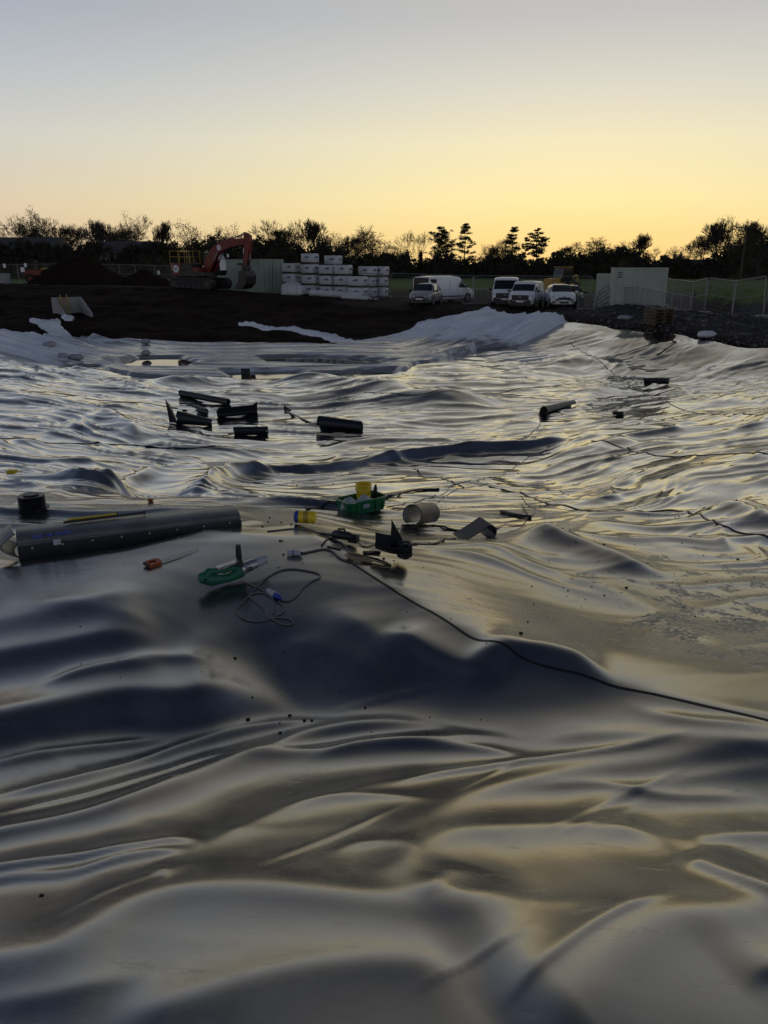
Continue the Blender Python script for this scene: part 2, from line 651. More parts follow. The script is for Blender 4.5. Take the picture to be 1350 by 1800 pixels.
def mat_fleece():
    t = NT('white_fleece')
    c = t.coord()
    n = t.noise(0.6, 6, 0.6, c)
    wet = t.ramp(n, [(0.40, (0.74, 0.76, 0.80)), (0.62, (0.86, 0.87, 0.89))])
    att = t.node('ShaderNodeAttribute', attribute_name='wet')
    mp = t.node('ShaderNodeMapping')
    mp.inputs['Scale'].default_value = (0.28, 1.25, 1.0)
    t.l.new(c, mp.inputs['Vector'])
    d = t.math('ADD', att.outputs['Fac'], t.math('MULTIPLY', t.math('SUBTRACT', t.noise(1.3, 6, 0.7, mp.outputs[0]), 0.5), 2.2))
    k = t.ramp(d, [(0.35, (0, 0, 0)), (0.75, (1, 1, 1))])
    t.set(Base_Color=t.mix(k, wet, (0.22, 0.22, 0.24)),
          Roughness=t.math('SUBTRACT', 0.9, t.math('MULTIPLY', k, 0.75)))
    t.bump(t.noise(5, 6, 0.7, mp.outputs[0]), 0.25, 0.05)
    return t.m


M_FLEECE = mat_fleece()


def mat_soil():
    t = NT('dark_soil')
    c = t.coord()
    n = t.noise(0.35, 6, 0.62, c)
    g = t.noise(6, 5, 0.7, c)
    a = t.ramp(n, [(0.3, (0.009, 0.0055, 0.0045)), (0.7, (0.036, 0.021, 0.016))])
    base = t.mix(t.math('MULTIPLY', g, 0.6), a, (0.014, 0.0085, 0.007))
    att = t.node('ShaderNodeAttribute', attribute_name='track')
    d = t.math('ADD', att.outputs['Fac'], t.math('MULTIPLY', t.math('SUBTRACT', t.noise(0.8, 5, 0.65, c), 0.5), 0.8))
    k = t.ramp(d, [(0.4, (0, 0, 0)), (0.62, (1, 1, 1))])
    base = t.mix(k, base, t.ramp(g, [(0.35, (0.045, 0.035, 0.028)), (0.65, (0.075, 0.060, 0.048))]))
    att2 = t.node('ShaderNodeAttribute', attribute_name='stony')
    base = t.mix(att2.outputs['Fac'], base, t.ramp(t.noise(3.5, 7, 0.75, c), [(0.35, (0.030, 0.028, 0.029)), (0.7, (0.09, 0.083, 0.082))]))
    att3 = t.node('ShaderNodeAttribute', attribute_name='grassy')
    base = t.mix(att3.outputs['Fac'], base, t.ramp(t.noise(2.2, 6, 0.7, c), [(0.35, (0.075, 0.11, 0.036)), (0.7, (0.16, 0.22, 0.065))]))
    t.set(Base_Color=base, Roughness=0.95, Specular_IOR_Level=0.05)
    t.bump(t.math('ADD', g, t.noise(1.6, 6, 0.65, c)), 0.7, 0.10)
    return t.m


M_SOIL = mat_soil()

# ================================================================ LINER FOLDS
# crest lines of the folds one can make out, as (pixels), height, near width, far width (metres)
FOLDS = [
    # the welded ridge that crosses from the tools to the lower right, with a hollow in front of it
    ([(-250, 1035), (100, 992), (300, 958), (480, 925), (560, 955), (690, 1040), (850, 1130), (1000, 1185), (1350, 1268), (1700, 1350)], 0.03, 0.16, 0.25, 0.0),
    # left-hand folds
    ([(-300, 1375), (-60, 1322), (100, 1287), (220, 1262), (330, 1262), (450, 1230), (520, 1225)], 0.22, 0.22, 0.10, 0.25),
    ([(-250, 1235), (-20, 1190), (120, 1168), (250, 1146), (330, 1160)], 0.09, 0.20, 0.22, 0.3),
    ([(-200, 1130), (60, 1105), (200, 1072), (330, 1040)], 0.05, 0.3, 0.3, 0.3),
    ([(300, 1170), (420, 1120), (560, 1095), (640, 1110)], 0.035, 0.25, 0.35, 0.4),
    # spoon-shaped fold in the middle
    ([(665, 1118), (720, 1140), (785, 1172), (850, 1188), (905, 1193)], 0.075, 0.10, 0.07, 0.3),
    ([(805, 1168), (860, 1160), (930, 1158), (1000, 1170), (1090, 1200)], 0.085, 0.17, 0.10, 0.3),
    ([(560, 1060), (620, 1100), (680, 1150), (760, 1215)], 0.06, 0.22, 0.22, 0.4),
    # long folds running up to the right
    ([(-300, 1545), (0, 1475), (200, 1432), (380, 1370), (520, 1308), (640, 1283), (760, 1275), (850, 1290)], 0.055, 0.11, 0.10, 0.2),
    ([(60, 1460), (240, 1415), (420, 1350), (560, 1330), (760, 1310), (860, 1302), (1000, 1325)], 0.04, 0.13, 0.08, 0.25),
    ([(-200, 1570), (0, 1532), (180, 1508), (330, 1482), (372, 1492)], 0.045, 0.045, 0.12, 0.15),
    ([(-200, 1600), (0, 1550), (120, 1540), (250, 1512), (345, 1500)], 0.028, 0.04, 0.04, 0.15),
    ([(250, 1525), (360, 1490), (480, 1440), (620, 1395), (760, 1350)], 0.035, 0.12, 0.10, 0.3),
    ([(640, 1480), (740, 1445), (850, 1402), (1000, 1368), (1150, 1345), (1350, 1322), (1600, 1300)], 0.075, 0.17, 0.15, 0.2),
    ([(900, 1310), (1050, 1300), (1200, 1312), (1350, 1330), (1600, 1350)], 0.035, 0.16, 0.18, 0.2),
    ([(960, 1450), (1080, 1405), (1200, 1380), (1350, 1358), (1500, 1350)], 0.03, 0.10, 0.10, 0.3),
    ([(1080, 1235), (1160, 1270), (1260, 1290), (1400, 1300)], 0.04, 0.12, 0.10, 0.4),
    # the dark hollow at the bottom left
    ([(-250, 1752), (0, 1698), (100, 1682), (160, 1648), (230, 1605), (330, 1577), (470, 1575), (640, 1592), (760, 1602), (860, 1596), (940, 1560)], 0.080, 0.19, 0.10, 0.15),
    ([(230, 1545), (270, 1540), (300, 1553), (290, 1570)], 0.018, 0.03, 0.05, 0.4),
    ([(620, 1560), (690, 1540), (740, 1500), (800, 1478), (900, 1468), (1050, 1465), (1180, 1474), (1240, 1490)], 0.060, 0.16, 0.10, 0.2),
    ([(730, 1610), (765, 1578), (800, 1550), (850, 1538)], 0.03, 0.07, 0.05, 0.4),
    ([(1190, 1510), (1230, 1535), (1290, 1565), (1380, 1605), (1500, 1650)], 0.055, 0.06, 0.09, 0.2),
    ([(1180, 1500), (1250, 1478), (1350, 1475), (1500, 1480)], 0.05, 0.10, 0.07, 0.3),
    # bottom
    ([(150, 1810), (300, 1780), (420, 1738), (560, 1712), (690, 1702), (800, 1715), (880, 1740)], 0.045, 0.14, 0.12, 0.2),
    ([(-100, 1790), (100, 1760), (220, 1730), (300, 1720)], 0.022, 0.06, 0.06, 0.4),
    ([(860, 1790), (930, 1735), (1040, 1652), (1120, 1612), (1215, 1583)], 0.020, 0.020, 0.035, 0.3),
    ([(930, 1900), (1000, 1775), (1060, 1695), (1140, 1645), (1240, 1622), (1380, 1618), (1600, 1640)], 0.105, 0.24, 0.09, 0.15),
    ([(1290, 1745), (1330, 1722), (1400, 1712), (1500, 1710)], 0.04, 0.05, 0.05, 0.4),
    ([(-60, 1415), (120, 1378), (300, 1330), (470, 1288), (600, 1268)], 0.028, 0.06, 0.05, 0.2),
    ([(-60, 1450), (140, 1405), (330, 1352), (480, 1318)], 0.016, 0.035, 0.04, 0.25),
    ([(520, 1345), (660, 1318), (820, 1322), (960, 1345)], 0.026, 0.07, 0.06, 0.25),
    ([(640, 1395), (760, 1368), (900, 1352), (1080, 1330), (1240, 1300)], 0.020, 0.045, 0.05, 0.25),
    ([(-80, 1372), (80, 1340), (230, 1318), (330, 1312)], 0.022, 0.05, 0.04, 0.3),
    ([(430, 1440), (560, 1412), (680, 1405), (800, 1420)], 0.022, 0.06, 0.05, 0.3),
    ([(900, 1398), (1040, 1388), (1180, 1405), (1350, 1400)], 0.024, 0.05, 0.06, 0.25),
    ([(560, 1510), (640, 1490), (700, 1496), (760, 1520)], 0.02, 0.05, 0.05, 0.35),
    ([(200, 1210), (300, 1195), (400, 1205)], 0.03, 0.10, 0.12, 0.4),
    ([(60, 1255), (180, 1222), (300, 1205)], 0.03, 0.07, 0.10, 0.35),
    ([(0, 1065), (120, 1085), (260, 1120), (330, 1155)], 0.04, 0.2, 0.25, 0.35),
    ([(470, 1130), (560, 1150), (650, 1190), (700, 1230)], 0.04, 0.14, 0.18, 0.35),
    # thin straight creases pressed into the sheet when it was rolled
    ([(400, 1560), (520, 1505), (620, 1462), (730, 1412)], 0.0085, 0.010, 0.012, 0.3),
    ([(790, 1410), (860, 1375), (930, 1345)], 0.007, 0.009, 0.010, 0.4),
    ([(940, 1485), (1040, 1432), (1140, 1390), (1230, 1352)], 0.009, 0.010, 0.012, 0.3),
    ([(560, 1262), (700, 1225), (820, 1200)], 0.006, 0.012, 0.012, 0.4),
    ([(960, 1490), (1080, 1440), (1160, 1400)], 0.006, 0.008, 0.010, 0.4),
    ([(60, 1640), (220, 1570), (380, 1520)], 0.006, 0.008, 0.010, 0.4),
    ([(700, 1765), (850, 1690), (960, 1640)], 0.006, 0.007, 0.009, 0.4),
    # the big doubled flap across the basin and long folds beyond the work spot
    ([(330, 872), (420, 852), (560, 840), (700, 818), (820, 806), (930, 797), (1010, 782)], 0.25, 0.15, 0.50, 0.10),
    ([(470, 905), (640, 890), (800, 862), (900, 840), (1000, 812)], 0.08, 0.5, 0.6, 0.3),
    ([(380, 690), (470, 668), (560, 680), (640, 690), (720, 705), (800, 715), (900, 712)], 0.42, 1.3, 1.5, 0.2),
    ([(240, 672), (330, 676), (420, 672), (480, 676)], 0.3, 0.9, 0.9, 0.3),
    ([(880, 945), (960, 968), (1030, 985), (1110, 1010), (1180, 1030)], 0.12, 0.28, 0.25, 0.25),
    ([(690, 1040), (800, 1012), (880, 985), (960, 965), (1060, 935), (1180, 905), (1230, 898)], 0.10, 0.40, 0.5, 0.25),
    ([(960, 1010), (1100, 1060), (1200, 1110), (1300, 1150)], 0.05, 0.25, 0.3, 0.3),
    ([(1230, 900), (1300, 918), (1400, 945)], 0.14, 0.45, 0.5, 0.3),
    ([(985, 716), (1050, 694), (1100, 676), (1180, 686), (1270, 706)], 0.16, 0.6, 0.9, 0.35),
    ([(0, 905), (100, 872), (180, 842), (260, 850), (330, 870)], 0.07, 0.35, 0.3, 0.3),
    ([(140, 800), (190, 850), (215, 885)], 0.06, 0.18, 0.12, 0.35),
    ([(-40, 840), (60, 828), (160, 815), (240, 838)], 0.035, 0.35, 0.35, 0.3),
    ([(0, 790), (120, 765), (190, 738), (240, 700)], 0.06, 0.4, 0.4, 0.3),
    ([(180, 730), (225, 760), (250, 785)], 0.16, 0.35, 0.25, 0.3),
    ([(900, 660), (1010, 640), (1090, 650), (1170, 672)], 0.22, 1.0, 1.3, 0.4),
    ([(1000, 600), (1100, 596), (1200, 602), (1350, 628)], 0.25, 1.2, 1.2, 0.3),
]


def resample(pts, n=24):
    pts = np.array(pts, dtype=float)
    # Catmull-Rom through the points
    P = np.vstack([2 * pts[0] - pts[1], pts, 2 * pts[-1] - pts[-2]])
    out = []
    m = len(pts) - 1
    for i in range(m):
        p0, p1, p2, p3 = P[i], P[i + 1], P[i + 2], P[i + 3]
        for t in np.linspace(0, 1, max(3, n // m), endpoint=False):
            out.append(0.5 * ((2 * p1) + (-p0 + p2) * t + (2 * p0 - 5 * p1 + 4 * p2 - p3) * t * t + (-p0 + 3 * p1 - 3 * p2 + p3) * t ** 3))
    out.append(pts[-1])
    return np.array(out)


_FOLDW = []
for pts, h, wn_, wf_, taper in FOLDS:
    w = resample([G(a, b)[:2] for a, b in pts], 30)
    nearf = w[:, 1].mean() < 5.2
    _FOLDW.append((w, h * ((0.50 if w[:, 1].mean() < 2.55 else 0.80) if nearf else 1.0), wn_ * (0.9 if nearf else 1.0), (max(wf_, 3.0 * h) if nearf else wf_), taper))


def _fold_frames():
    out = []
    for w, h, wn_, wf_, taper in _FOLDW:
        ch = w[-1] - w[0]
        L = math.hypot(*ch)
        e = ch / L
        if e[0] < 0: e = -e
        nrm = np.array([-e[1], e[0]])
        a = (w - w[0]) @ e
        b = (w - w[0]) @ nrm
        o_ = np.argsort(a)
        a, b = a[o_], b[o_]
        g = np.linspace(a[0], a[-1], 160)
        bb = np.interp(g, a, b)
        k = np.hanning(15); k /= k.sum()
        bb = np.convolve(np.pad(bb, 7, mode='reflect', reflect_type='odd'), k, 'valid')
        sl = np.gradient(bb, g)
        out.append((w[0], e, nrm, g, bb, sl, h, wn_, wf_, taper))
    return out


_FF = _fold_frames()


def fold_height(x, y):
    z = np.zeros_like(x)
    for p0, e, nrm, g, bb, sl, h, wn_, wf_, taper in _FF:
        a = (x - p0[0]) * e[0] + (y - p0[1]) * e[1]
        b = (x - p0[0]) * nrm[0] + (y - p0[1]) * nrm[1]
        m = 3.6 * max(wn_, wf_)
        sel = np.where((a > g[0]) & (a < g[-1]) & (b > bb.min() - m) & (b < bb.max() + m))[0]
        if len(sel) == 0: continue
        A, B = a[sel], b[sel]
        c = np.interp(A, g, bb)
        cs = 1 / np.sqrt(1 + np.interp(A, g, sl) ** 2)
        wob = pn(A * 0.9 / (wn_ + .25), B * 0.6 / (wn_ + .25), 31) * (0.10 if p0[1] < 9 else 0.03) * wn_
        d = (B - c) * cs + wob
        q0 = d / (0.5 * (wn_ + wf_))
        mixw = sstep(-0.5, 0.5, q0)
        wid = wn_ + (wf_ - wn_) * mixw
        q = d / wid
        kk = 0.38 if p0[1] < 6 else 0.6
        prof = np.exp(kk - np.sqrt(kk * kk + 2.0 * q * q)) * (1 - sstep(2.0, 3.3, np.abs(q)))
        tt = (A - g[0]) / (g[-1] - g[0])
        tp = max(taper, 0.06)
        amp = sstep(0, tp, tt) * sstep(0, tp, 1 - tt) * (1 + 0.14 * pn(A * 0.5 / (wn_ + .2), 0 * A + h * 91, 33))
        z[sel] += h * prof * amp
    return z


def wrinkle(x, y):
    """procedural creases: crests follow the zero lines of stretched noise"""
    near = sstep(3.5, 9.0, y)
    right = sstep(0.05, 0.30, x / (y + 3.0))
    left = sstep(0.05, 0.30, -x / (y + 3.0))
    z = np.zeros_like(x)
    wx = x + 0.55 * pn(x * .35, y * .35, 3) + 0.16 * pn(x * 1.3, y * 1.3, 4)
    wy = y + 0.55 * pn(x * .35, y * .35, 5) + 0.16 * pn(x * 1.3, y * 1.3, 6)
    # three pulls of the sheet, blended from left to right
    for th, wgt in ((R(-24), left), (R(6), 1 - left - right), (R(32), right)):
        sel = np.where(wgt > 0.01)[0]
        if len(sel) == 0:
            continue
        X, Y, N, G_ = wx[sel], wy[sel], near[sel], wgt[sel] * (1 + 0.4 * left[sel])
        zz = np.zeros_like(X)
        for k, (la, lb, h, s, seed, nearamp, dth) in enumerate([
            (13.0, 2.8, 0.095, 0.16, 10, 0.04, 0.0),
            (8.0, 1.30, 0.075, 0.12, 20, 0.04, 0.16),
            (5.5, 0.66, 0.046, 0.11, 30, 0.05, -0.18),
            (3.2, 0.34, 0.023, 0.13, 40, 0.04, 0.10),
            (1.6, 0.20, 0.007, 0.20, 50, 0.03, -0.1),
        ]):
            c, sn = math.cos(th + dth), math.sin(th + dth)
            a = X * c + Y * sn
            b = -X * sn + Y * c
            n = pn(a / la, b / lb, seed)
            amp = np.clip(0.42 + 1.6 * pn(a / (la * 0.6), b / (la * 0.3), seed + 1), 0.02, 1.7)
            zz += h * amp * np.exp(1.0 - np.sqrt(1.0 + (n / s) ** 2)) * (nearamp + (1 - nearamp) * N)
        z[sel] += zz * G_
    # broad swell
    z += 0.08 * fbm(x / 5.5, y / 4.0, 60, 2) * near
    z += 0.009 * fbm(x / 1.1, y / 0.75, 70, 2) * (0.5 + 0.5 * near)
    return z


# puddles: (pixel outline, depth of the hollow)
PUDDLES = []


def puddle(pts, drop):
    w = pxw(pts)
    PUDDLES.append((w, drop))


puddle([(238, 850), (290, 838), (370, 832), (410, 838), (372, 852), (330, 862), (280, 868), (245, 864)], 0.05)
puddle([(190, 634), (250, 628), (310, 630), (345, 640), (310, 645), (240, 644)], 0.10)
puddle([(395, 652), (450, 652), (520, 654), (560, 664), (490, 674), (430, 674)], 0.12)
puddle([(560, 660), (640, 652), (690, 650), (700, 660), (640, 670), (590, 672)], 0.12)
puddle([(455, 628), (540, 625), (620, 630), (690, 634), (660, 641), (560, 640), (480, 638)], 0.08)


def liner_z(x, y):
    shp = x.shape
    x = x.ravel(); y = y.ravel()
    z = zbase(x, y)
    fl = np.ones_like(x)
    for w, drop in PUDDLES:
        w = np.array(w)
        sel = np.where((x > w[:, 0].min() - 3) & (x < w[:, 0].max() + 3) & (y > w[:, 1].min() - 3) & (y < w[:, 1].max() + 3))[0]
        if len(sel):
            d = poly_sd(x[sel], y[sel], w) + 0.10 * pn(x[sel] * 1.6, y[sel] * 1.6, 95)
            fl[sel] = np.minimum(fl[sel], 0.35 + 0.65 * sstep(-0.2, 0.7, d))
            zf = float(np.median(zbase(w[:, 0], w[:, 1])))
            k = 1 - sstep(-0.1, 0.6, d)
            z[sel] = z[sel] * (1 - k) + (zf - drop) * k + drop * 1.1 * np.exp(-((d - .25) / .16) ** 2)
    z = z + (wrinkle(x, y)) * fl + fold_height(x, y)
    return z.reshape(shp)


# ---------------------------------------------------------------- liner mesh
def graded_grid(y0, y1, off, nr, s0, s1, ncol, soff):
    q = np.exp(np.linspace(math.log(y0 + off), math.log(y1 + off), nr)) - off
    s = np.linspace(s0, s1, ncol)
    Y = np.repeat(q[:, None], ncol, 1)
    X = (Y + soff) * s[None]
    return X, Y


def quads(nr, nc, keep):
    i = np.arange(nr * nc).reshape(nr, nc)
    Q = np.stack([i[:-1, :-1], i[:-1, 1:], i[1:, 1:], i[1:, :-1]], -1).reshape(-1, 4)
    k = keep.ravel()
    return Q[k[Q].any(1)]


def compact(V, Q):
    used = np.unique(Q)
    mp = np.full(len(V), -1, dtype=np.int64)
    mp[used] = np.arange(len(used))
    return V[used], mp[Q], used


def set_attr(o, name, vals):
    a = o.data.attributes.new(name, 'FLOAT', 'POINT')
    a.data.foreach_set('value', np.ascontiguousarray(vals, dtype=np.float32))


LR, LC = (1050, 820)
X, Y = graded_grid(-1.6, 50, 2.4, LR, -0.80, 0.80, LC, 2.4)
Z = liner_z(X, Y)
SD = np.full(X.shape, -5.0)
far = Y > 20
SD[far] = poly_sd(X[far], Y[far], LINER_POLY)
SDn = SD + 0.35 * pn(X * 0.5, Y * 0.5, 90) + 0.04 * pn(X * 2.5, Y * 2.5, 91)
ZB = zbase(X[far], Y[far])
fe = sstep(-0.2, -2.6, SD[far])
Z[far] = ZB + (Z[far] - ZB) * (0.12 + 0.88 * fe)
Z = Z - 0.9 * sstep(-0.05, 0.55, SDn)
Q = quads(LR, LC, SD < 0.9)
V = np.stack([X.ravel(), Y.ravel(), Z.ravel()], 1)
V, Q, used = compact(V, Q)
liner = np_mesh('pond_liner', V, Q, M_LINER)
tag(liner, 'wrinkled glossy black plastic liner sheet covering the whole basin', 'pond liner')
x_, y_ = V[:, 0], V[:, 1]
mud = 0.30 + 0.5 * sstep(0.12, 0.30, x_ / (y_ + 2)) * sstep(12, 5, y_) * sstep(3.3, 4.6, y_ + 0.2 * x_) + 0.35 * sstep(7, 9, y_) * sstep(13, 10, y_) * sstep(0.25, 0.1, np.abs(x_ / y_ + .02)) \
    + 0.2 * sstep(14, 22, y_)
set_attr(liner, 'mud', np.clip(mud, 0, 1))
# rain water left as a film on the lower parts of the basin
set_attr(liner, 'wet', (1 - sstep(1.7, 2.5, zbase(x_, y_))) * sstep(4.5, 7.0, y_))

# ---------------------------------------------------------------- white fleece
FR, FC = 460, 620
fx = np.linspace(-27, 16, FC); fy = np.linspace(29, 57, FR)
X, Y = np.meshgrid(fx, fy)
SDf = poly_sd(X, Y, FLEECE_POLY)
Zb = zbase(X, Y)
wx = X + .5 * pn(X * .2, Y * .2, 201); wy = Y + .5 * pn(X * .2, Y * .2, 202)
cusp = lambda n, s_: np.exp(1.0 - np.sqrt(1.0 + (n / s_) ** 2))
wgR = sstep(-1.5, 3.5, X); wgL = sstep(-9, -14, X)
wr = np.zeros_like(X)
for an, wg in ((R(-28), wgL), (0.0, 1 - wgL - wgR), (R(52), wgR)):
    a_ = wx * math.cos(an) + wy * math.sin(an); b_ = -wx * math.sin(an) + wy * math.cos(an)
    wr += wg * (0.32 * cusp(pn(a_ / 20, b_ / 2.6, 210), .10) + 0.20 * cusp(pn(a_ / 15, b_ / 1.5, 211), .08) + 0.10 * cusp(pn(a_ / 9, b_ / .8, 212), .10))
slope = np.clip(sstep(1.0, 5.0, X) + sstep(-13, -17, X), 0.0, 1)
Zf = Zb + 0.06 + wr * (0.22 + 0.78 * slope) 
for w, drop in PUDDLES[1:]:
    d = poly_sd(X, Y, w)
    Zf = Zf - (drop + 0.14) * (1 - sstep(-0.15, 0.5, d))
SDr = SDf + 0.25 * pn(X * .35, Y * .35, 220) + .06 * pn(X * 1.7, Y * 1.7, 221)
Zf = Zf - 0.8 * sstep(-0.05, 0.5, SDr)
Q = quads(FR, FC, SDf < 1.0)
V = np.stack([X.ravel(), Y.ravel(), Zf.ravel()], 1)
V, Q, used = compact(V, Q)
fleece = np_mesh('geotextile_sheet', V, Q, M_FLEECE)
tag(fleece, 'creased white fleece sheet along the far edge of the black liner', 'fleece sheet')
wetv = (1 - sstep(0.85, 1.5, zbase(V[:, 0], V[:, 1]))) * 0.75
set_attr(fleece, 'wet', wetv)

# ---------------------------------------------------------------- ground
gx = np.concatenate([-np.geomspace(3000, 44, 26), np.arange(-42, 42.01, 0.30), np.geomspace(44, 3000, 26)])
gy = np.concatenate([[-400, -150, -60, -25, -10], np.arange(-5, 26, 1.2), np.arange(26.2, 72, 0.25), np.arange(72.5, 100, 1.0), np.geomspace(102, 4000, 30)])
X, Y = np.meshgrid(gx, gy)
Zg = zbase(X, Y)
sdl = np.full(X.shape, 9.0); sdf = np.full(X.shape, 9.0)
loc = (np.abs(X) < 60) & (Y < 62) & (Y > -10)
sdl[loc] = poly_sd(X[loc], Y[loc], LINER_POLY); sdf[loc] = poly_sd(X[loc], Y[loc], FLEECE_POLY)
inn = np.minimum(sdl, sdf)
lump = 0.15 * fbm(X / 1.6, Y / 1.6, 300, 4) + 0.22 * fbm(X / 7, Y / 5, 310, 2)
flatp = sstep(56, 59, Y + .45 * np.minimum(X, 0))
Zg = Zg + lump * np.where(np.abs(X) < 43, 1, 0) * (1 - 0.8 * flatp) * sstep(-.3, 1.2, inn)
# rubble edge of the right bank, grass bank
rb = sstep(0.0, 2.5, sdl) * sstep(7.5, 4, sdl) * sstep(9, 13, X) * sstep(50, 46, Y)
Zg += rb * (0.16 + 0.16 * np.abs(fbm(X / .9, Y / .9, 320, 3)))
gb = sstep(22.2, 24.2, X + .5 * pn(X / 3, Y / 3, 329)) * sstep(37, 41, Y) * sstep(70, 60, Y)
Zg += gb * (1.35 + .25 * pn(X / 3, Y / 3, 330))
Zg -= 0.55 * sstep(0.15, -0.7, inn) * (inn < 5)
V = np.stack([X.ravel(), Y.ravel(), Zg.ravel()], 1)
Q = quads(len(gy), len(gx), np.ones(X.shape, bool))
ground = np_mesh('ground', V, Q, M_SOIL)
tag(ground, kind='structure')
zplat = sstep(55.5, 57.5, Y + 0.12 * X + .6 * pn(X / 4, Y / 4, 333)) * sstep(-9, 3, X) + 0.5 * sstep(66, 70, Y)
set_attr(ground, 'track', np.clip(zplat, 0, 1).ravel())
stony = np.clip(sstep(0, 1.0, sdl) * sstep(9.5, 12, X) * sstep(56, 50, Y), 0, 1)
set_attr(ground, 'stony', (stony * (1 - gb)).ravel())
grs = np.clip(sstep(0.35, 0.6, gb + .3 * pn(X / 1.4, Y / 1.4, 340)) + sstep(80, 95, Y), 0, 1)
set_attr(ground, 'grassy', grs.ravel())


_gi_x, _gi_y, _gZ = gx, gy, Zg


def gz(x, y):
    """height of the finished ground sheet"""
    i = int(np.clip(np.searchsorted(_gi_x, x) - 1, 0, len(_gi_x) - 2)); j = int(np.clip(np.searchsorted(_gi_y, y) - 1, 0, len(_gi_y) - 2))
    u = (x - _gi_x[i]) / (_gi_x[i + 1] - _gi_x[i]); v = (y - _gi_y[j]) / (_gi_y[j + 1] - _gi_y[j])
    Zq = _gZ
    return float(Zq[j, i] * (1 - u) * (1 - v) + Zq[j, i + 1] * u * (1 - v) + Zq[j + 1, i] * (1 - u) * v + Zq[j + 1, i + 1] * u * v)


def lz(x, y):
    return float(liner_z(np.array([float(x)]), np.array([float(y)]))[0])


# ---------------------------------------------------------------- puddle water
tw = NT('water')
tw.set(Base_Color=(0.02, 0.02, 0.02), Roughness=0.03, IOR=1.33)
M_WATER = tw.m
for w, drop in PUDDLES:
    w = np.array(w)
    c = w.mean(0)
    big = c + (w - c) * 1.06
    zw = float(np.median(zbase(w[:, 0], w[:, 1]))) - drop * 0.45
    p = resample(np.vstack([big, big[:1]]), 60)[:-1]
    m = MB()
    m.add([(a, b, zw) for a, b in p], [tuple(range(len(p)))])
    tag(m.build('water', M_WATER), kind='structure')

# ================================================================ TREES
M_BARK = simple('bark', (0.035, 0.028, 0.022), 0.9, scale=3)
M_TWIG = simple('twigs', (0.040, 0.030, 0.022), 0.9, scale=2)
M_LEAF = simple('dark_leaves', (0.030, 0.036, 0.016), 0.8, scale=1.5)
M_NEEDLE = simple('pine_needles', (0.020, 0.030, 0.016), 0.8, scale=1.5)
M_HEDGE = simple('hedge_leaves', (0.026, 0.026, 0.014), 0.85, scale=0.6, var=0.5)


def rnd_unit(rs):
    v = rs.normal(size=3)
    return Vector(v / np.linalg.norm(v))


def leaf_cloud(rs, centres, radii, per, size, flat=1.0):
    """triangles spread through clumps -> arrays"""
    C = np.repeat(np.array(centres, dtype=float), per, 0)
    Rr = np.repeat(np.array(radii, dtype=float), per, 0)
    n = len(C)
    d = rs.normal(size=(n, 3)); d /= np.linalg.norm(d, axis=1)[:, None]
    rr = rs.uniform(0.15, 1.0, n) ** 0.6
    off = d * (Rr * rr)[:, None]
    off[:, 2] *= flat
    P = C + off
    a = rs.normal(size=(n, 3)); a /= np.linalg.norm(a, axis=1)[:, None]
    b = rs.normal(size=(n, 3)); b -= a * (a * b).sum(1)[:, None]; b /= np.linalg.norm(b, axis=1)[:, None]
    s = rs.uniform(0.6, 1.3, n)[:, None] * size
    V = np.stack([P - a * s * .5 - b * s * .3, P + a * s * .5 - b * s * .3, P + b * s * .7], 1).reshape(-1, 3)
    return V, np.arange(3 * n).reshape(-1, 3)


def branch_tree(seed, spread=0.6, levels=5, upward=0.25, trunk_frac=0.25, split=(3, 4), len0=0.34, shrink=0.72, lean=0.0, wig=0.12, r0=0.018):
    """unit-height bare tree: returns (trunk MB, twig MB, twig tips)"""
    rs = np.random.RandomState(seed)
    T, W, tips = MB(), MB(), []

    def grow(p, d, L, r, lev):
        nseg = 3 if lev < 2 else 2
        pts, rad = [p.copy()], [r]
        q = p.copy(); dd = d.copy()
        for i in range(nseg):
            dd = (dd + rnd_unit(rs) * wig + Vector((0, 0, upward * 0.18))).normalized()
            q = q + dd * (L / nseg)
            pts.append(q.copy()); rad.append(r * (1 - 0.42 * (i + 1) / nseg))
        (T if lev < 2 else W).tube(pts, rad, 5 if lev < 2 else 3, caps=False)
        if lev >= levels:
            tips.append(tuple(q))
            return
        k = rs.randint(split[0], split[1] + 1)
        for j in range(k):
            s = (0.55 + 0.45 * (j + 1) / k) if lev > 0 else (0.75 + 0.25 * (j + 1) / k)
            i0 = min(int(s * nseg), nseg - 1)
            f = s * nseg - i0
            bp = pts[i0].lerp(pts[i0 + 1], f)
            side = rnd_unit(rs)
            side = (side - dd * side.dot(dd))
            if side.length < 1e-3: side = dd.orthogonal()
            side.normalize()
            nd = (dd * (1 - spread * rs.uniform(.7, 1.2)) + side * spread * rs.uniform(.8, 1.3) + Vector((0, 0, upward))).normalized()
            grow(bp, nd, L * shrink * rs.uniform(.75, 1.15), max(rad[-1] * rs.uniform(.5, .78), 0.0015), lev + 1)
        grow(q, (dd + rnd_unit(rs) * .2).normalized(), L * shrink, max(rad[-1] * .9, 0.0015), lev + 1)

    grow(Vector((0, 0, -0.01)), Vector((lean, 0, 1)).normalized(), trunk_frac, r0, 0)
    zmax = max(p[2] for p in W.v)
    for m in (T, W):
        m.v = [(x / zmax, y / zmax, z / zmax) for x, y, z in m.v]
    tips = [(x / zmax, y / zmax, z / zmax) for x, y, z in tips]
    return T, W, tips


PROTO = {}


def add_proto(key, T, crown_o, extra=None):
    t = T.mesh('trunk', 'all', fix=False)
    t.materials.append(M_BARK)
    PROTO[key] = (t, crown_o)


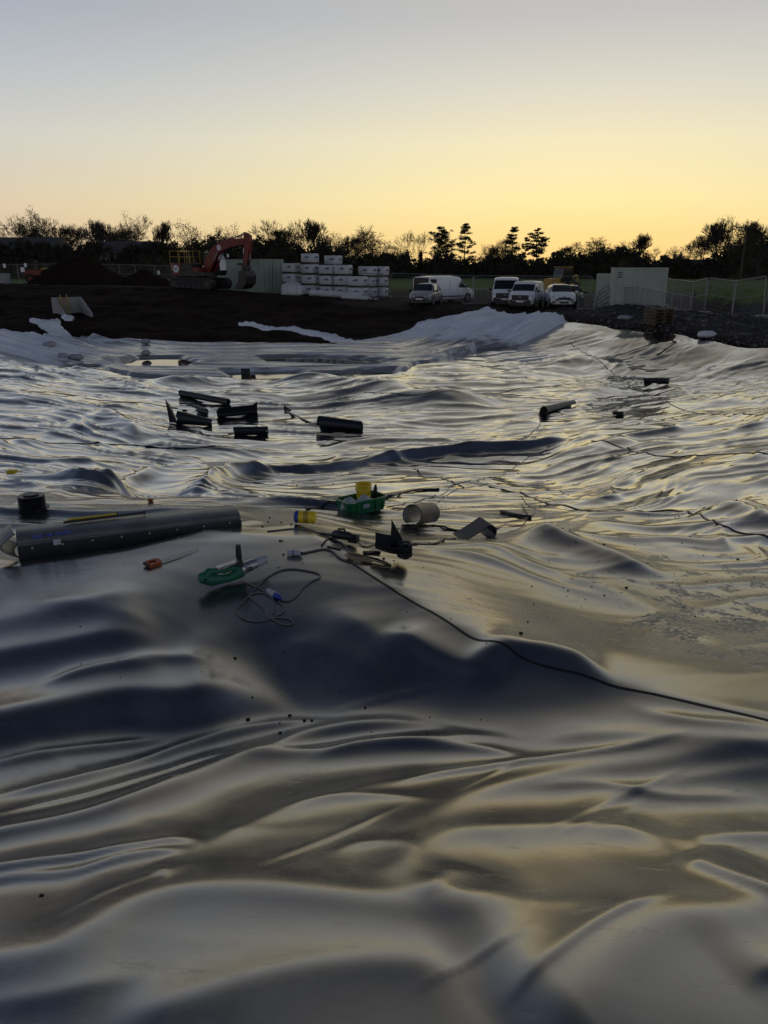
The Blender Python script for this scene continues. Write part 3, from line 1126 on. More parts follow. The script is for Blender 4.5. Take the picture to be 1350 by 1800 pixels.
def crown_mesh(parts, mats):
    """parts: list of (V, F) ; one mesh"""
    Vs, Fs, Mi, n = [], [], [], 0
    for k, (V, F) in enumerate(parts):
        Vs.append(V)
        Fs += [tuple(int(i) + n for i in f) for f in F]
        Mi += [k] * len(F)
        n += len(V)
    me = bpy.data.meshes.new('crown')
    me.from_pydata(np.concatenate(Vs).tolist(), [], Fs)
    for m in mats: me.materials.append(m)
    me.polygons.foreach_set('material_index', Mi)
    me.update()
    return me


for k, (sd_, sp, up_, tf, sh, lv) in enumerate([(1, .62, .18, .18, .77, 6), (2, .52, .26, .20, .76, 6), (3, .72, .12, .15, .78, 6), (4, .46, .36, .13, .79, 6)]):
    T, W, tips = branch_tree(100 + sd_, sp, lv, up_, tf, (2, 3), shrink=sh, wig=.16, r0=.016)
    add_proto('bare%d' % k, T, crown_mesh([(np.array(W.v), W.f)], [M_TWIG]))
for k, (sd_, sp, up_, fl, per, rad) in enumerate([(11, .62, .15, .85, 40, .09), (12, .7, .10, .8, 64, .10)]):
    T, W, tips = branch_tree(100 + sd_, sp, 4, up_, .18, (2, 3), shrink=.76, wig=.16, r0=.02)
    rs = np.random.RandomState(sd_)
    tp = np.array(tips)
    LV, LF = leaf_cloud(rs, tp, rs.uniform(.5, 1.2, len(tp)) * rad, per // 2, 0.017, fl)
    add_proto('leafy%d' % k, T, crown_mesh([(np.array(W.v), W.f), (LV, LF)], [M_TWIG, M_LEAF]))
# bare tree with an ivy-clad stem
T, W, tips = branch_tree(141, .5, 5, .25, .26, (2, 3), shrink=.73, wig=.16, r0=.018)
rs = np.random.RandomState(7)
cs = [(0.015 * math.sin(i), 0.015 * math.cos(i * 1.7), 0.04 + 0.5 * i / 60) for i in range(60)]
LV, LF = leaf_cloud(rs, cs, rs.uniform(.03, .06, 60), 24, 0.028)
add_proto('ivy0', T, crown_mesh([(np.array(W.v), W.f), (LV, LF)], [M_TWIG, M_LEAF]))


def pine(seed, width, tiers, z0, sweep, irregular, forks=0):
    rs = np.random.RandomState(seed)
    T, W = MB(), MB()
    cen, rad = [], []

    def stem(base, top, r, t0, tiers, wid):
        base, top = Vector(base), Vector(top)
        pts = [base.lerp(top, i / 7.0) + Vector((rs.normal() * .006, rs.normal() * .006, 0)) for i in range(8)]
        T.tube(pts, [r * (1 - .85 * i / 7) + .0015 for i in range(8)], 6)
        for t in range(tiers):
            f = t / (tiers - 1.0)
            f = min(max(f + rs.uniform(-.3, .3) / tiers, 0), 1)
            q0 = t0 + (0.985 - t0) * f
            p0 = base.lerp(top, q0)
            for b in range(rs.randint(2, 5)):
                an = rs.uniform(0, 2 * math.pi)
                env = (0.55 + .45 * math.sin(math.pi * min(1, .25 + f * .75)) - .25 * f) if irregular > .4 else ((1 - f) ** .8 * .85 + .18)
                L = wid * env * rs.uniform(1 - irregular, 1.0 + irregular * .5)
                d = Vector((math.cos(an), math.sin(an), 0))
                p1 = p0 + d * L + Vector((0, 0, (sweep + rs.uniform(-.15, .2)) * L))
                pm = p0.lerp(p1, .5) + Vector((0, 0, -.06 * L))
                W.tube([p0, pm, p1], [.005, .0035, .002], 3, caps=False)
                for q in ((.55, .8, 1.0) if rs.rand() < .7 else (.35, .6, .85, 1.0)):
                    c = p0.lerp(p1, q)
                    for w in range(rs.randint(1, 4)):
                        cen.append((c.x + rs.normal() * .016, c.y + rs.normal() * .016, c.z + rs.uniform(-.005, .022)))
                        rad.append(rs.uniform(.020, .054))
    stem((0, 0, -.01), (rs.normal() * .03, 0, .99), .016, z0, tiers, width)
    for k in range(forks):
        an = rs.uniform(0, 6.28)
        stem((0, 0, .25 + .1 * k), (.13 * math.cos(an), .13 * math.sin(an), .80 + .1 * k), .010, .45, max(4, tiers // 2), width * .7)
    LV, LF = leaf_cloud(rs, cen, rad, 24, 0.016, 0.55)
    return T, crown_mesh([(np.array(W.v), W.f), (LV, LF)], [M_TWIG, M_NEEDLE])


for k, (sd_, w, ti, z0, dr, irr, fk) in enumerate([(21, .31, 12, .34, .30, .6, 2), (27, .21, 16, .20, .05, .5, 0), (23, .17, 13, .22, .15, .55, 0), (29, .28, 14, .28, .2, .55, 1)]):
    T, cm = pine(sd_, w, ti, z0, dr, irr, fk)
    add_proto('pine%d' % k, T, cm)


def tree(px, ytop, Y, key, rot, widen, label, group, name):
    Y *= 1.95
    top = at(px, ytop, Y)
    z0 = gz(top[0], Y) - 0.1
    h = top[2] - z0
    o = empty(name, (top[0], Y, z0), rot)
    kx = 1.32 if key.startswith(('bare', 'ivy')) else 1.12
    o.scale = (h * widen * kx, h * widen * kx, h)
    tm, cm = PROTO[key]
    for nm, me in (('trunk', tm), ('crown', cm)):
        c = bpy.data.objects.new(nm, me)
        COL.objects.link(c)
        c.parent = o
    tag(o, label, 'tree', group)
    return o


GB, GP, GL = 'bare trees along the horizon', 'pines on the skyline', 'leafy trees along the horizon'
for i, (px, yt, Y, key, wd, lab) in enumerate([
    (20, 372, 120, 'bare0', 1.0, 'wide bare tree at the left end of the skyline'),
    (47, 370, 112, 'leafy0', .55, 'narrow dark tree with clinging leaves, second from the left end of the skyline'),
    (82, 388, 125, 'bare2', .9, 'low bare tree just right of the narrow dark tree at left'),
    (106, 382, 118, 'bare1', .9, 'thin upright bare tree above the leftmost fence lamp end'),
    (152, 387, 112, 'bare2', .9, 'dense rounded bare tree above the big soil mound'),
    (178, 384, 122, 'bare3', .8, 'fan-shaped bare tree right of the dense rounded bare tree'),
    (198, 388, 120, 'bare0', .8, 'small bare tree between the fan-shaped tree and the tall dark tree'),
    (218, 392, 118, 'bare1', .8, 'bare tree leaning against the tall dark tree over the house roof'),
    (246, 378, 108, 'leafy0', .62, 'tall dark tree with a ragged crown over the dark house roof'),
    (281, 385, 124, 'bare3', .6, 'slim pale bare tree between the house roof and the excavator'),
    (330, 391, 98, 'leafy1', .95, 'broad dark leafy tree behind the excavator handrail'),
    (382, 397, 100, 'leafy0', .85, 'rounded leafy tree with gaps behind the excavator boom'),
    (420, 410, 115, 'bare2', .8, 'low bare tree peeping over the excavator boom'),
    (478, 386, 112, 'bare1', .85, 'bare tree above the green container, nearest the excavator arm'),
    (506, 388, 118, 'bare0', .8, 'bare tree with a flat top above the white pallets'),
    (543, 383, 108, 'bare3', .85, 'tall bushy bare tree highest above the white pallets'),
    (570, 405, 110, 'bare0', .9, 'drooping bare tree sloping down right of the white pallets'),
    (632, 404, 120, 'bare1', .7, 'thin bare tree left of the round bare crown'),
    (656, 394, 116, 'bare2', 1.0, 'round open bare crown standing alone on the yellow sky'),
    (695, 420, 112, 'bare0', .9, 'low bare tree in the gap left of the ivy-clad stems'),
    (716, 402, 110, 'ivy0', .8, 'bare tree with an ivy-clad stem left of the pines'),
    (740, 404, 114, 'ivy0', .75, 'second ivy-clad bare tree, touching the broad pine'),
    (862, 428, 118, 'bare2', 1.0, 'spreading bare tree right of the tall slender pine'),
    (886, 408, 120, 'bare0', .85, 'bare tree with fine twigs left of the narrow pines'),
    (1000, 424, 130, 'bare1', .8, 'thin bare tree behind the yellow digger'),
    (1124, 408, 112, 'bare3', .75, 'upright bare tree above the pale green container'),
    (1184, 430, 124, 'bare0', .8, 'spindly bare tree left of the house chimneys'),
    (1240, 412, 126, 'bare1', .8, 'spindly bare tree right of the house chimneys'),
    (1272, 384, 104, 'bare3', .9, 'large fan of bare twigs left of the telegraph pole'),
    (1306, 376, 100, 'bare0', .95, 'tallest bare tree at the right, behind the telegraph pole'),
    (1338, 384, 108, 'bare3', .8, 'bare tree at the right end of the skyline'),
]):
    ivy = key.startswith('ivy'); lf = key.startswith('leafy')
    tree(px, yt, Y, key, 0.7 * i + .3, wd, lab, GL if lf else GB, 'leafy_tree' if lf else 'bare_tree')
for i, (px, yt, Y, key, wd, lab) in enumerate([
    (776, 400, 100, 'pine0', 1.0, 'broad irregular pine, leftmost of the pines'),
    (818, 394, 98, 'pine1', .85, 'tall slender pine beside the broad one'),
    (904, 400, 104, 'pine2', .95, 'narrow pine left of the pair over the white vans'),
    (926, 418, 106, 'pine2', .85, 'shortest narrow pine between two taller ones'),
    (946, 403, 100, 'pine3', 1.0, 'thick dark pine at the right end of the pines'),
]):
    tree(px, yt, Y, key, i * 1.3, wd, lab, GP, 'pine_tree')
for (px, yt, Y, key, wd, lab) in [
    (1036, 414, 96, 'bare2', 1.25, 'dome-shaped dark tree left of the pale green container'),
    (1098, 422, 100, 'bare0', 1.0, 'dark rounded tree right behind the pale green container'),
    (1148, 436, 98, 'leafy1', .9, 'low dark tree right of the pale green container'),
    (1345, 402, 84, 'leafy1', .9, 'big black tree mass at the right edge of the picture'),
]:
    tree(px, yt, Y, key, px * .1, wd, lab, GL if key.startswith('leafy') else GB, 'leafy_tree' if key.startswith('leafy') else 'bare_tree')

# ---------------------------------------------------------------- hedgerow mass under the trees
rs = np.random.RandomState(3)
hb = [(-260, 418), (-100, 420), (0, 421), (60, 428), (120, 428), (200, 433), (280, 428), (330, 425), (400, 424), (480, 422), (560, 428), (600, 440), (640, 446), (700, 447),
      (760, 452), (830, 452), (900, 450), (975, 452), (1000, 446), (1050, 438), (1110, 440), (1150, 446), (1200, 462), (1245, 452), (1280, 434), (1320, 420), (1360, 405), (1500, 405), (1700, 410)]
cen, rad = [], []
corev, coref = [], []
hbx = np.array([p[0] for p in hb]); hby = np.array([p[1] for p in hb])
cols = np.arange(-260, 1700, 9)
core = []
for px in cols:
    yt = float(np.interp(px, hbx, hby)) + 6 * math.sin(px * .13) * math.sin(px * .037) + 6 * math.sin(px * .061 + 1)
    Y = 180 + 5 * math.sin(px * .01)
    p = at(px, yt + 5, Y)
    zg_ = 2.4
    core.append((p[0], Y, zg_, p[2]))
    H = p[2] - zg_
    for k in range(9):
        cen.append((p[0] + rs.normal() * .6, Y - 1.2 + rs.normal() * .9, zg_ + H * (0.12 + .86 * (k + .5) / 9)))
        rad.append(rs.uniform(.5, 1.0))
    for k in range(3):
        cen.append((p[0] + rs.normal() * .6, Y + rs.normal() * .9, p[2] - .25 + rs.uniform(-.2, .55)))
        rad.append(rs.uniform(.4, 1.1))
HV, HF = leaf_cloud(rs, cen, rad, 30, 0.42)
core = np.array(core)
n0 = len(HV)
ring = []
for (x, y, z0, z1) in core:
    zt = z1 - 0.5
    ring.append([(x, y - 1.2, z0 - .3), (x, y - 1.3, z0 + (zt - z0) * .5), (x, y - .6, zt - .3), (x, y, zt), (x, y + .8, zt - .5), (x, y + 1.2, z0 - .3)])
cv = np.array(ring).reshape(-1, 3)
cf = []
for i in range(len(ring) - 1):
    for k in range(5):
        cf.append((n0 + i * 6 + k, n0 + i * 6 + k + 1, n0 + i * 6 + 7 + k, n0 + i * 6 + 6 + k))
me = bpy.data.meshes.new('hedgerow')
me.from_pydata(np.concatenate([HV, cv]).tolist(), [], [tuple(f) for f in HF.tolist()] + cf)
me.materials.append(M_HEDGE)
hedge = bpy.data.objects.new('hedgerow', me)
COL.objects.link(hedge)
tag(hedge, 'dark overgrown hedgerow running along the horizon under the trees', 'hedge', kind='stuff')

# ---------------------------------------------------------------- houses on the skyline
M_BRICK = simple('house_wall', (0.16, 0.11, 0.09), 0.85, scale=2)
M_TILE = simple('roof_tiles', (0.055, 0.05, 0.052), 0.8, scale=2)
M_GLASSD = NT('dark_glass').set(Base_Color=(0.012, 0.014, 0.018), Roughness=0.06, IOR=1.5).m
M_WHITEP = simple('white_paint', (0.74, 0.75, 0.77), 0.4, scale=3, var=.1)


def house(px, y_ridge, Y, width, depth, hwall, hroof, label, chimneys, name='house'):
    Y *= 2.1
    width, depth, hwall, hroof = width * 1.9, depth * 1.5, hwall * 1.2, hroof * 1.6
    p = at(px, y_ridge, Y)
    z0 = p[2] - hwall - hroof
    o = empty(name, (p[0], Y, z0))
    w, d = width / 2, depth / 2
    MB().box((0, 0, hwall / 2), (width, depth, hwall)).build('wall', M_BRICK, o)
    r = MB()
    r.prism([(-d - .3, hwall - .1), (d + .3, hwall - .1), (0, hwall + hroof)], -w - .3, w + .3, axis='x')
    rf = r.build('roof', M_TILE, o)
    for cx in chimneys:
        m = MB()
        m.box((cx, 0, hwall + hroof + .35), (.7, .6, 1.5))
        m.box((cx, 0, hwall + hroof + 1.14), (.85, .75, .12))
        m.cyl((cx - .17, 0, hwall + hroof + 1.2), (cx - .17, 0, hwall + hroof + 1.55), .11, 8)
        m.cyl((cx + .17, 0, hwall + hroof + 1.2), (cx + .17, 0, hwall + hroof + 1.5), .11, 8)
        m.build('chimney', M_BRICK, rf)
    n = max(2, int(width / 3))
    for i in range(n):
        x = -w + width * (i + .5) / n
        wi = MB().box((x, -d - .01, hwall * .72), (1.1, .06, 1.1)).build('window', M_GLASSD, o)
        f = MB()
        f.box((x, -d - .03, hwall * .72 + .6), (1.3, .1, .1)).box((x, -d - .03, hwall * .72 - .6), (1.3, .14, .1))
        f.box((x - .6, -d - .03, hwall * .72), (.1, .1, 1.1)).box((x + .6, -d - .03, hwall * .72), (.1, .1, 1.1))
        f.build('frame', M_WHITEP, wi)
    tag(o, label, 'house')
    return o


house(30, 417, 92, 11, 7, 4.6, 1.6, 'long dark low-roofed house behind the leftmost fence', [])
house(232, 424, 90, 7.4, 7, 4.4, 1.7, 'dark house roof below the tall ragged tree left of the excavator', [])
house(1218, 456, 92, 6.5, 6, 3.4, 1.6, 'house roof with chimneys between bare trees right of the container', [-4.4, -3.0, 5.0])

# ---------------------------------------------------------------- telegraph pole at the far right
p = at(1313, 400, 160)
zb_ = gz(p[0], 160)
o = empty('telegraph_pole', (p[0], 160, zb_))
hh = p[2] - zb_
M_WOODD = simple('dark_wood', (0.06, 0.045, 0.035), 0.85, scale=4)
MB().tube([(0, 0, -.2), (0, 0, hh + .4)], [.22, .18], 8).build('pole', M_WOODD, o)
MB().box((0, 0, hh), (4.4, .2, .24)).build('crossarm', M_WOODD, o)
for x in (-2, -1, 1, 2):
    MB().lathe([(.05, 0), (.09, .06), (.06, .14), (.1, .2), (.04, .3)], 8, Matrix.Translation((x, 0, hh + .07))).build('insulator', M_WOODD, o)
tag(o, 'telegraph pole with a crossarm against the sky at far right', 'pole')

# ================================================================ SITE FENCING
M_GALV = simple('galvanised_steel', (0.24, 0.245, 0.25), 0.5, 0.4, scale=8, var=.15)
M_CONC = simple('concrete', (0.30, 0.30, 0.29), 0.85, scale=3, bump=.3)
M_RUBBER = simple('black_rubber', (0.018, 0.018, 0.018), 0.8, scale=8)
M_SIGN = simple('white_sign', (0.75, 0.76, 0.78), 0.5, scale=2, var=.08)
M_ORANGE = simple('orange_paint', (0.16, 0.017, 0.008), 0.5, scale=2, var=.3)
M_YELLOW = simple('yellow_paint', (0.42, 0.26, 0.03), 0.45, scale=3, var=.25)
M_BLACKP = simple('black_plastic', (0.014, 0.014, 0.015), 0.45, scale=6)
M_DARKM = simple('dark_metal', (0.045, 0.043, 0.042), 0.55, 0.4, scale=4)
M_GREENP = simple('container_green', (0.30, 0.36, 0.30), 0.6, scale=0.8, var=.18)
M_GREENL = simple('container_pale_green', (0.35, 0.385, 0.335), 0.6, scale=0.8, var=.15)
M_CARW = simple('white_car_paint', (0.78, 0.79, 0.80), 0.22, scale=1, var=.08)
M_CARS = simple('silver_car_paint', (0.36, 0.37, 0.38), 0.28, 0.45, scale=1, var=.1)
M_CARD = simple('dark_car_paint', (0.03, 0.03, 0.034), 0.2, scale=1, var=.1)
M_LAMP = NT('lamp_glass').set(Base_Color=(0.55, 0.56, 0.58), Roughness=0.08, IOR=1.5).m
M_BLUE = simple('blue_print', (0.03, 0.06, 0.30), 0.5, scale=5)
M_WRAP = simple('plastic_wrap', (0.46, 0.47, 0.50), 0.38, scale=1.6, var=.18, bump=.5)
M_INK = simple('blue_black_ink', (0.10, 0.12, 0.19), 0.6, scale=9)
M_PALLET = simple('pallet_wood', (0.10, 0.075, 0.05), 0.85, scale=5)
M_PLATE = simple('number_plate', (0.65, 0.65, 0.62), 0.4, scale=3, var=.05)

_pm = {}


def fence_proto():
    W, H = 3.5, 2.0
    f = MB()
    r = .026
    f.tube([(0, 0, .06), (0, 0, H - .12), (.1, 0, H)], r, 6).tube([(W, 0, .06), (W, 0, H - .12), (W - .1, 0, H)], r, 6)
    f.tube([(.1, 0, H), (W - .1, 0, H)], r, 6).tube([(0, 0, .12), (W, 0, .12)], r * .8, 6).tube([(0, 0, 1.1), (W, 0, 1.1)], r * .5, 6)
    _pm['fframe'] = f.mesh('frame', True); _pm['fframe'].materials.append(M_GALV)
    m = MB()
    for i in range(1, 24):
        x = W * i / 24
        m.box((x, 0, H / 2 + .06), (.005, .005, H - .14))
    for i in range(1, 8):
        m.box((W / 2, .009, H * i / 8 + .06), (W - .04, .005, .005))
    _pm['fmesh'] = m.mesh('wire_mesh'); _pm['fmesh'].materials.append(M_GALV)
    b = MB().box((0, 0, .07), (.24, .72, .14), bevel=.03)
    _pm['ffoot'] = b.mesh('foot_block'); _pm['ffoot'].materials.append(M_CONC)


fence_proto()


def child(name, me, parent, loc=(0, 0, 0)):
    c = bpy.data.objects.new(name, me)
    COL.objects.link(c)
    c.parent = parent
    c.location = loc
    return c


def fence_panel(a, b, label, group, lean=0.0, zoff=0.0):
    a = np.array(a, dtype=float); b = np.array(b, dtype=float)
    L = math.hypot(b[0] - a[0], b[1] - a[1])
    za, zb2 = gz(a[0], a[1]), gz(b[0], b[1])
    o = empty('fence_panel', (a[0], a[1], za + zoff))
    o.rotation_euler = (lean, -math.atan2(zb2 - za, L), math.atan2(b[1] - a[1], b[0] - a[0]))
    o.scale = (L / 3.5, 1, 1)
    child('frame', _pm['fframe'], o)
    child('wire_mesh', _pm['fmesh'], o)
    child('foot_block', _pm['ffoot'], o)
    tag(o, label, 'fence panel', group)
    return o


def fence_line(nodes, labels, group):
    for i in range(len(nodes) - 1):
        fence_panel(nodes[i], nodes[i + 1], labels[i], group)


def xy(px, Y, y=480):
    d = ray(px, y)
    return (d[0] / d[1] * Y, Y)


fence_line([xy(-64, 88), xy(-20, 88), xy(32, 88), xy(68, 88), xy(112, 87)],
           ['mesh fence panel cut off by the left picture edge', 'mesh fence panel carrying the small white notice, far left',
            'mesh fence panel behind the orange dumper with two white notices', 'mesh fence panel running into the big soil mound'], 'mesh fence panels at the left')
fence_line([xy(180, 87), xy(210, 86), xy(238, 85), xy(272, 84), xy(306, 83)],
           ['mesh fence panel emerging right of the big soil mound', 'mesh fence panel behind the gap between the two soil mounds',
            'mesh fence panel behind the smaller soil mound', 'mesh fence panel with a white notice just left of the excavator'], 'mesh fence panels by the excavator')
fence_line([xy(686, 68), xy(760, 68.5), xy(832, 68.5), xy(902, 69), xy(972, 69), xy(1042, 68)],
           ['mesh fence panel between the pallets and the silver car', 'mesh fence panel behind the van with its open rear door',
            'mesh fence panel behind the barrier stack right of that van', 'mesh fence panel behind the two nose-on white vans',
            'mesh fence panel in front of the yellow digger'], 'mesh fence panels behind the vehicles')
fence_line([xy(1160, 63), xy(1172, 59.6), xy(1186, 56.2), xy(1203, 52.8), xy(1222, 49.4), xy(1246, 46.2), xy(1296, 42.9), xy(1352, 39.7), xy(1425, 36.6)],
           ['farthest mesh fence panel beside the pale green container', 'second mesh fence panel from the container going right', 'third mesh fence panel from the container going right',
            'fourth mesh fence panel from the container going right', 'mesh fence panel above the last crowd barrier', 'mesh fence panel where the grass bank begins',
            'mesh fence panel along the grass bank, nearly at the picture edge', 'nearest mesh fence panel cut off by the right picture edge'], 'mesh fence panels by the grass bank')
fence_panel(xy(644, 63.6), xy(679, 64.6), 'loose mesh fence panel leaning on the last pallets', 'loose mesh panel', lean=R(-12))
# notices on the fence
for (px, py, Y, w, h, lab) in [(8, 467, 87.8, .30, .42, 'small white notice on the leftmost fence panel'), (45, 466, 87.8, .28, .40, 'upper small white notice left of the orange dumper'),
                               (40, 474, 87.8, .42, .48, 'larger white notice left of the orange dumper'), (279, 479, 83.5, .24, .38, 'white notice on the fence left of the excavator')]:
    p = at(px, py, Y)
    m = MB().box((0, 0, 0), (w, .02, h))
    s = m.build('notice_board', M_SIGN)
    s.location = (p[0], p[1] - .05, p[2])
    tag(s, lab, 'notice', 'white notices on the fence')


# ---------------------------------------------------------------- crowd barriers
def barrier_proto():
    W, H = 2.2, 1.1
    f = MB()
    r = .024
    f.tube([(.02, 0, .22), (.02, 0, H - .15), (.07, 0, H - .04), (.18, 0, H), (W - .18, 0, H), (W - .07, 0, H - .04), (W - .02, 0, H - .15), (W - .02, 0, .22), (.02, 0, .22)], r, 6)
    _pm['bframe'] = f.mesh('frame', True); _pm['bframe'].materials.append(M_GALV)
    b = MB().tube([(0, 0, .22), (0, 0, H - .01)], .011, 5)
    _pm['bbar'] = b.mesh('bar', True); _pm['bbar'].materials.append(M_GALV)
    g = MB().tube([(0, -.32, .0), (0, -.28, .06), (0, 0, .22), (0, .28, .06), (0, .32, 0)], .02, 6)
    _pm['bfoot'] = g.mesh('foot', True); _pm['bfoot'].materials.append(M_GALV)


barrier_proto()


def crowd_barrier(a, b, label, group='crowd barriers', lean=0):
    za = gz(*a); zb2 = gz(*b)
    L = math.hypot(b[0] - a[0], b[1] - a[1])
    o = empty('crowd_barrier', (a[0], a[1], za))
    o.rotation_euler = (lean, -math.atan2(zb2 - za, L), math.atan2(b[1] - a[1], b[0] - a[0]))
    o.scale = (L / 2.2, 1, 1)
    child('frame', _pm['bframe'], o)
    for i in range(1, 17):
        child('bar', _pm['bbar'], o, (2.2 * i / 17, 0, 0))
    child('foot', _pm['bfoot'], o, (.35, 0, 0))
    child('foot', _pm['bfoot'], o, (1.85, 0, 0))
    tag(o, label, 'barrier', group)


_bn = [xy(1019, 50.5), xy(1049, 49), xy(1086, 47), xy(1128, 44.8), xy(1171, 42.6), xy(1222, 41.4)]
for i, lab in enumerate(['crowd barrier right of the white car, first in the row', 'crowd barrier in front of the steps, second in the row',
                         'crowd barrier before the left half of the pale green container', 'crowd barrier before the right half of the pale green container',
                         'last crowd barrier at the right end of the row']):
    a, b = np.array(_bn[i]), np.array(_bn[i + 1])
    crowd_barrier(tuple(a + (b - a) * .02), tuple(a + (b - a) * .98), lab)


# ---------------------------------------------------------------- containers
def container(px, py, Y, L, W, H, rz, mat, label, doors=True, name='shipping_container', vents=True):
    p = at(px, py, Y)
    o = empty(name, (p[0], p[1], gz(p[0], p[1]) - 0.02), rz)
    x, y = L / 2, W / 2
    f = MB()
    c = .12
    for sx in (-1, 1):
        for sy in (-1, 1):
            f.box((sx * (x - c / 2), sy * (y - c / 2), H / 2), (c, c, H))
            for z in (.06, H - .06):
                f.box((sx * (x - .09), sy * (y - .08), z), (.19, .17, .125))
    for sy in (-1, 1):
        f.box((0, sy * (y - c / 2), .07), (L - 2 * c, c, .139))
        f.box((0, sy * (y - .04), H - .05), (L - 2 * c, .08, .099))
    for sx in (-1, 1):
        f.box((sx * (x - c / 2), 0, .07), (c, W - 2 * c, .139))
        f.box((sx * (x - .04), 0, H - .05), (.08, W - 2 * c, .099))
    f.build('frame', mat, o)
    # corrugated sides
    def corr(len_, depth=.035, pitch=.27):
        pts = []
        n = max(3, int(len_ / pitch)); s = len_ / n
        for i in range(n):
            a = -len_ / 2 + i * s
            pts += [(a, 0), (a + s * .3, 0), (a + s * .5, depth), (a + s * .8, depth)]
        pts.append((len_ / 2, 0))
        return pts
    for sy in (-1, 1):
        m = MB()
        pts = corr(L - 2 * c)
        vs = [(a, sy * (y - .02 - d), z) for a, d in pts for z in (.14, H - .1)]
        m.add(vs, [(2 * i, 2 * i + 2, 2 * i + 3, 2 * i + 1) for i in range(len(pts) - 1)])
        m.build('side_panel', mat, o)
    m = MB()
    pts = corr(W - 2 * c)
    m.add([(-x + .02 + d, a, z) for a, d in pts for z in (.14, H - .1)], [(2 * i, 2 * i + 2, 2 * i + 3, 2 * i + 1) for i in range(len(pts) - 1)])
    m.build('end_panel', mat, o)
    MB().box((0, 0, H - .03), (L - .16, W - .16, .04)).build('roof', mat, o)
    if doors:
        for s in (-1, 1):
            d = MB().box((x - .05, s * (W / 4 - .03), H / 2 + .02), (.05, W / 2 - .14, H - .26))
            for k in range(4):
                d.box((x - .02, s * (W / 4 - .03), .45 + k * (H - .8) / 3), (.018, W / 2 - .3, .28))
            dd = d.build('door', mat, o)
            for q in (.28, .72):
                yy = s * (W / 2 * q)
                MB().tube([(x + .015, yy, .16), (x + .015, yy, H - .14)], .02, 6).build('locking_bar', M_GALV, dd)
            MB().box((x + .03, s * W / 2 * .5, 1.15), (.03, .3, .05)).build('handle', M_GALV, dd)
    else:
        m = MB().box((x - .04, 0, H / 2 + .02), (.04, W - 2 * c, H - .25))
        m.build('end_panel', mat, o)
    tag(o, label, 'container', 'shipping containers')
    return o


_pc = at(462, 514, 64.5)
container(441, 514, 72.5, 6.3, 2.6, 2.85, R(-42), M_GREENP, 'long dull green container between the excavator and the white pallets')
ctr = container(1116, 548, 47.3, 2.99, 2.44, 2.55, R(-12), M_GREENL, 'pale green site container standing behind the crowd barriers', doors=False)
mm = MB()
for k in range(3):
    mm.box((-1.12, -1.245, 2.28 - k * .13), (.28 - .05 * (k == 1), .012, .06))
mm.build('serial_lettering', M_INK, ctr)
container(1077, 540, 57.5, 2.4, 2.0, 2.3, R(-20), M_GREENL, 'smaller pale green cabin half hidden behind the pale green container', doors=False)

# steps with a handrail beside the container
p = at(1062, 545, 49)
o = empty('access_steps', (p[0], p[1], gz(p[0], p[1])), R(5))
for k in range(3):
    MB().box((-.45 + .3 * k, 0, .2 + .2 * k), (.3, .8, .04)).build('tread', M_DARKM, o)
for s in (-.42, .42):
    MB().tube([(-.7, s, 0), (.45, s, .75)], .03, 5).build('stringer', M_DARKM, o)
    m = MB().tube([(-.65, s, .05), (-.65, s, 1.0), (.45, s, 1.75), (.45, s, .7)], .025, 5)
    m.tube([(-.65, s, .55), (.45, s, 1.25)], .02, 5)
    m.build('handrail', M_DARKM, o)
tag(o, 'dark metal steps with handrail against the pale green container', 'steps')


# ================================================================ PALLETS OF WHITE PACKS
def pack_proto():
    W, D, H = 1.22, 1.02, .60
    m = MB()
    rs_ = random.Random(4)
    rings = []
    for z, k in ((.13, .97), (.17, 1.0), (.40, 1.0), (.68, 1.0), (.72, .975), (.735, .90)):
        ring = []
        for i in range(20):
            a = 2 * math.pi * i / 20
            c_, s_ = math.cos(a), math.sin(a)
            q = 1 / max(abs(c_), abs(s_)) ** .92
            ring.append((c_ * q * W / 2 * k + rs_.uniform(-.008, .008), s_ * q * D / 2 * k + rs_.uniform(-.008, .008), z + rs_.uniform(-.006, .006)))
        rings.append(ring)
    m.loft(rings)
    _pm['wrap'] = m.mesh('wrap', 50); _pm['wrap'].materials.append(M_WRAP)
    m = MB()
    for y in (-.45, -.22, 0, .22, .45):
        m.box((0, y, .115), (1.2, .12, .022))
    for x in (-.52, 0, .52):
        m.box((x, 0, .055), (.10, 1.0, .09))
    _pm['pallet'] = m.mesh('pallet'); _pm['pallet'].materials.append(M_PALLET)
    blob = [(-.22, .44), (.05, .43), (.07, .40), (.36, .42), (.34, .47), (.20, .48), (.38, .53), (.30, .57), (.02, .55), (.0, .51), (-.20, .50)]
    m = MB().prism([(a * .8 + .08, b) for a, b in blob], -D / 2 - .016, -D / 2 - .004, axis='y')
    _pm['print'] = m.mesh('printed_mark'); _pm['print'].materials.append(M_INK)
    m = MB().prism([(a * .7, b) for a, b in blob], W / 2 + .004, W / 2 + .016, axis='x')
    _pm['print2'] = m.mesh('printed_mark'); _pm['print2'].materials.append(M_INK)


pack_proto()


def pack(px, Y, tier, rz, label):
    x, y = xy(px, Y)
    z = gz(x, y) - .01 + tier * .755 * 1.12
    o = empty('wrapped_pallet', (x + random.uniform(-.03, .03), y, z), rz + random.uniform(-.14, .14), 1.12)
    o.scale = (1.12 * random.uniform(.94, 1.06), 1.12 * random.uniform(.94, 1.06), 1.12)
    child('wrap', _pm['wrap'], o)
    child('pallet', _pm['pallet'], o)
    child('printed_mark', _pm['print'], o)
    child('printed_mark', _pm['print2'], o)
    tag(o, label, 'pallet', 'stacked pallets of white wrapped packs')


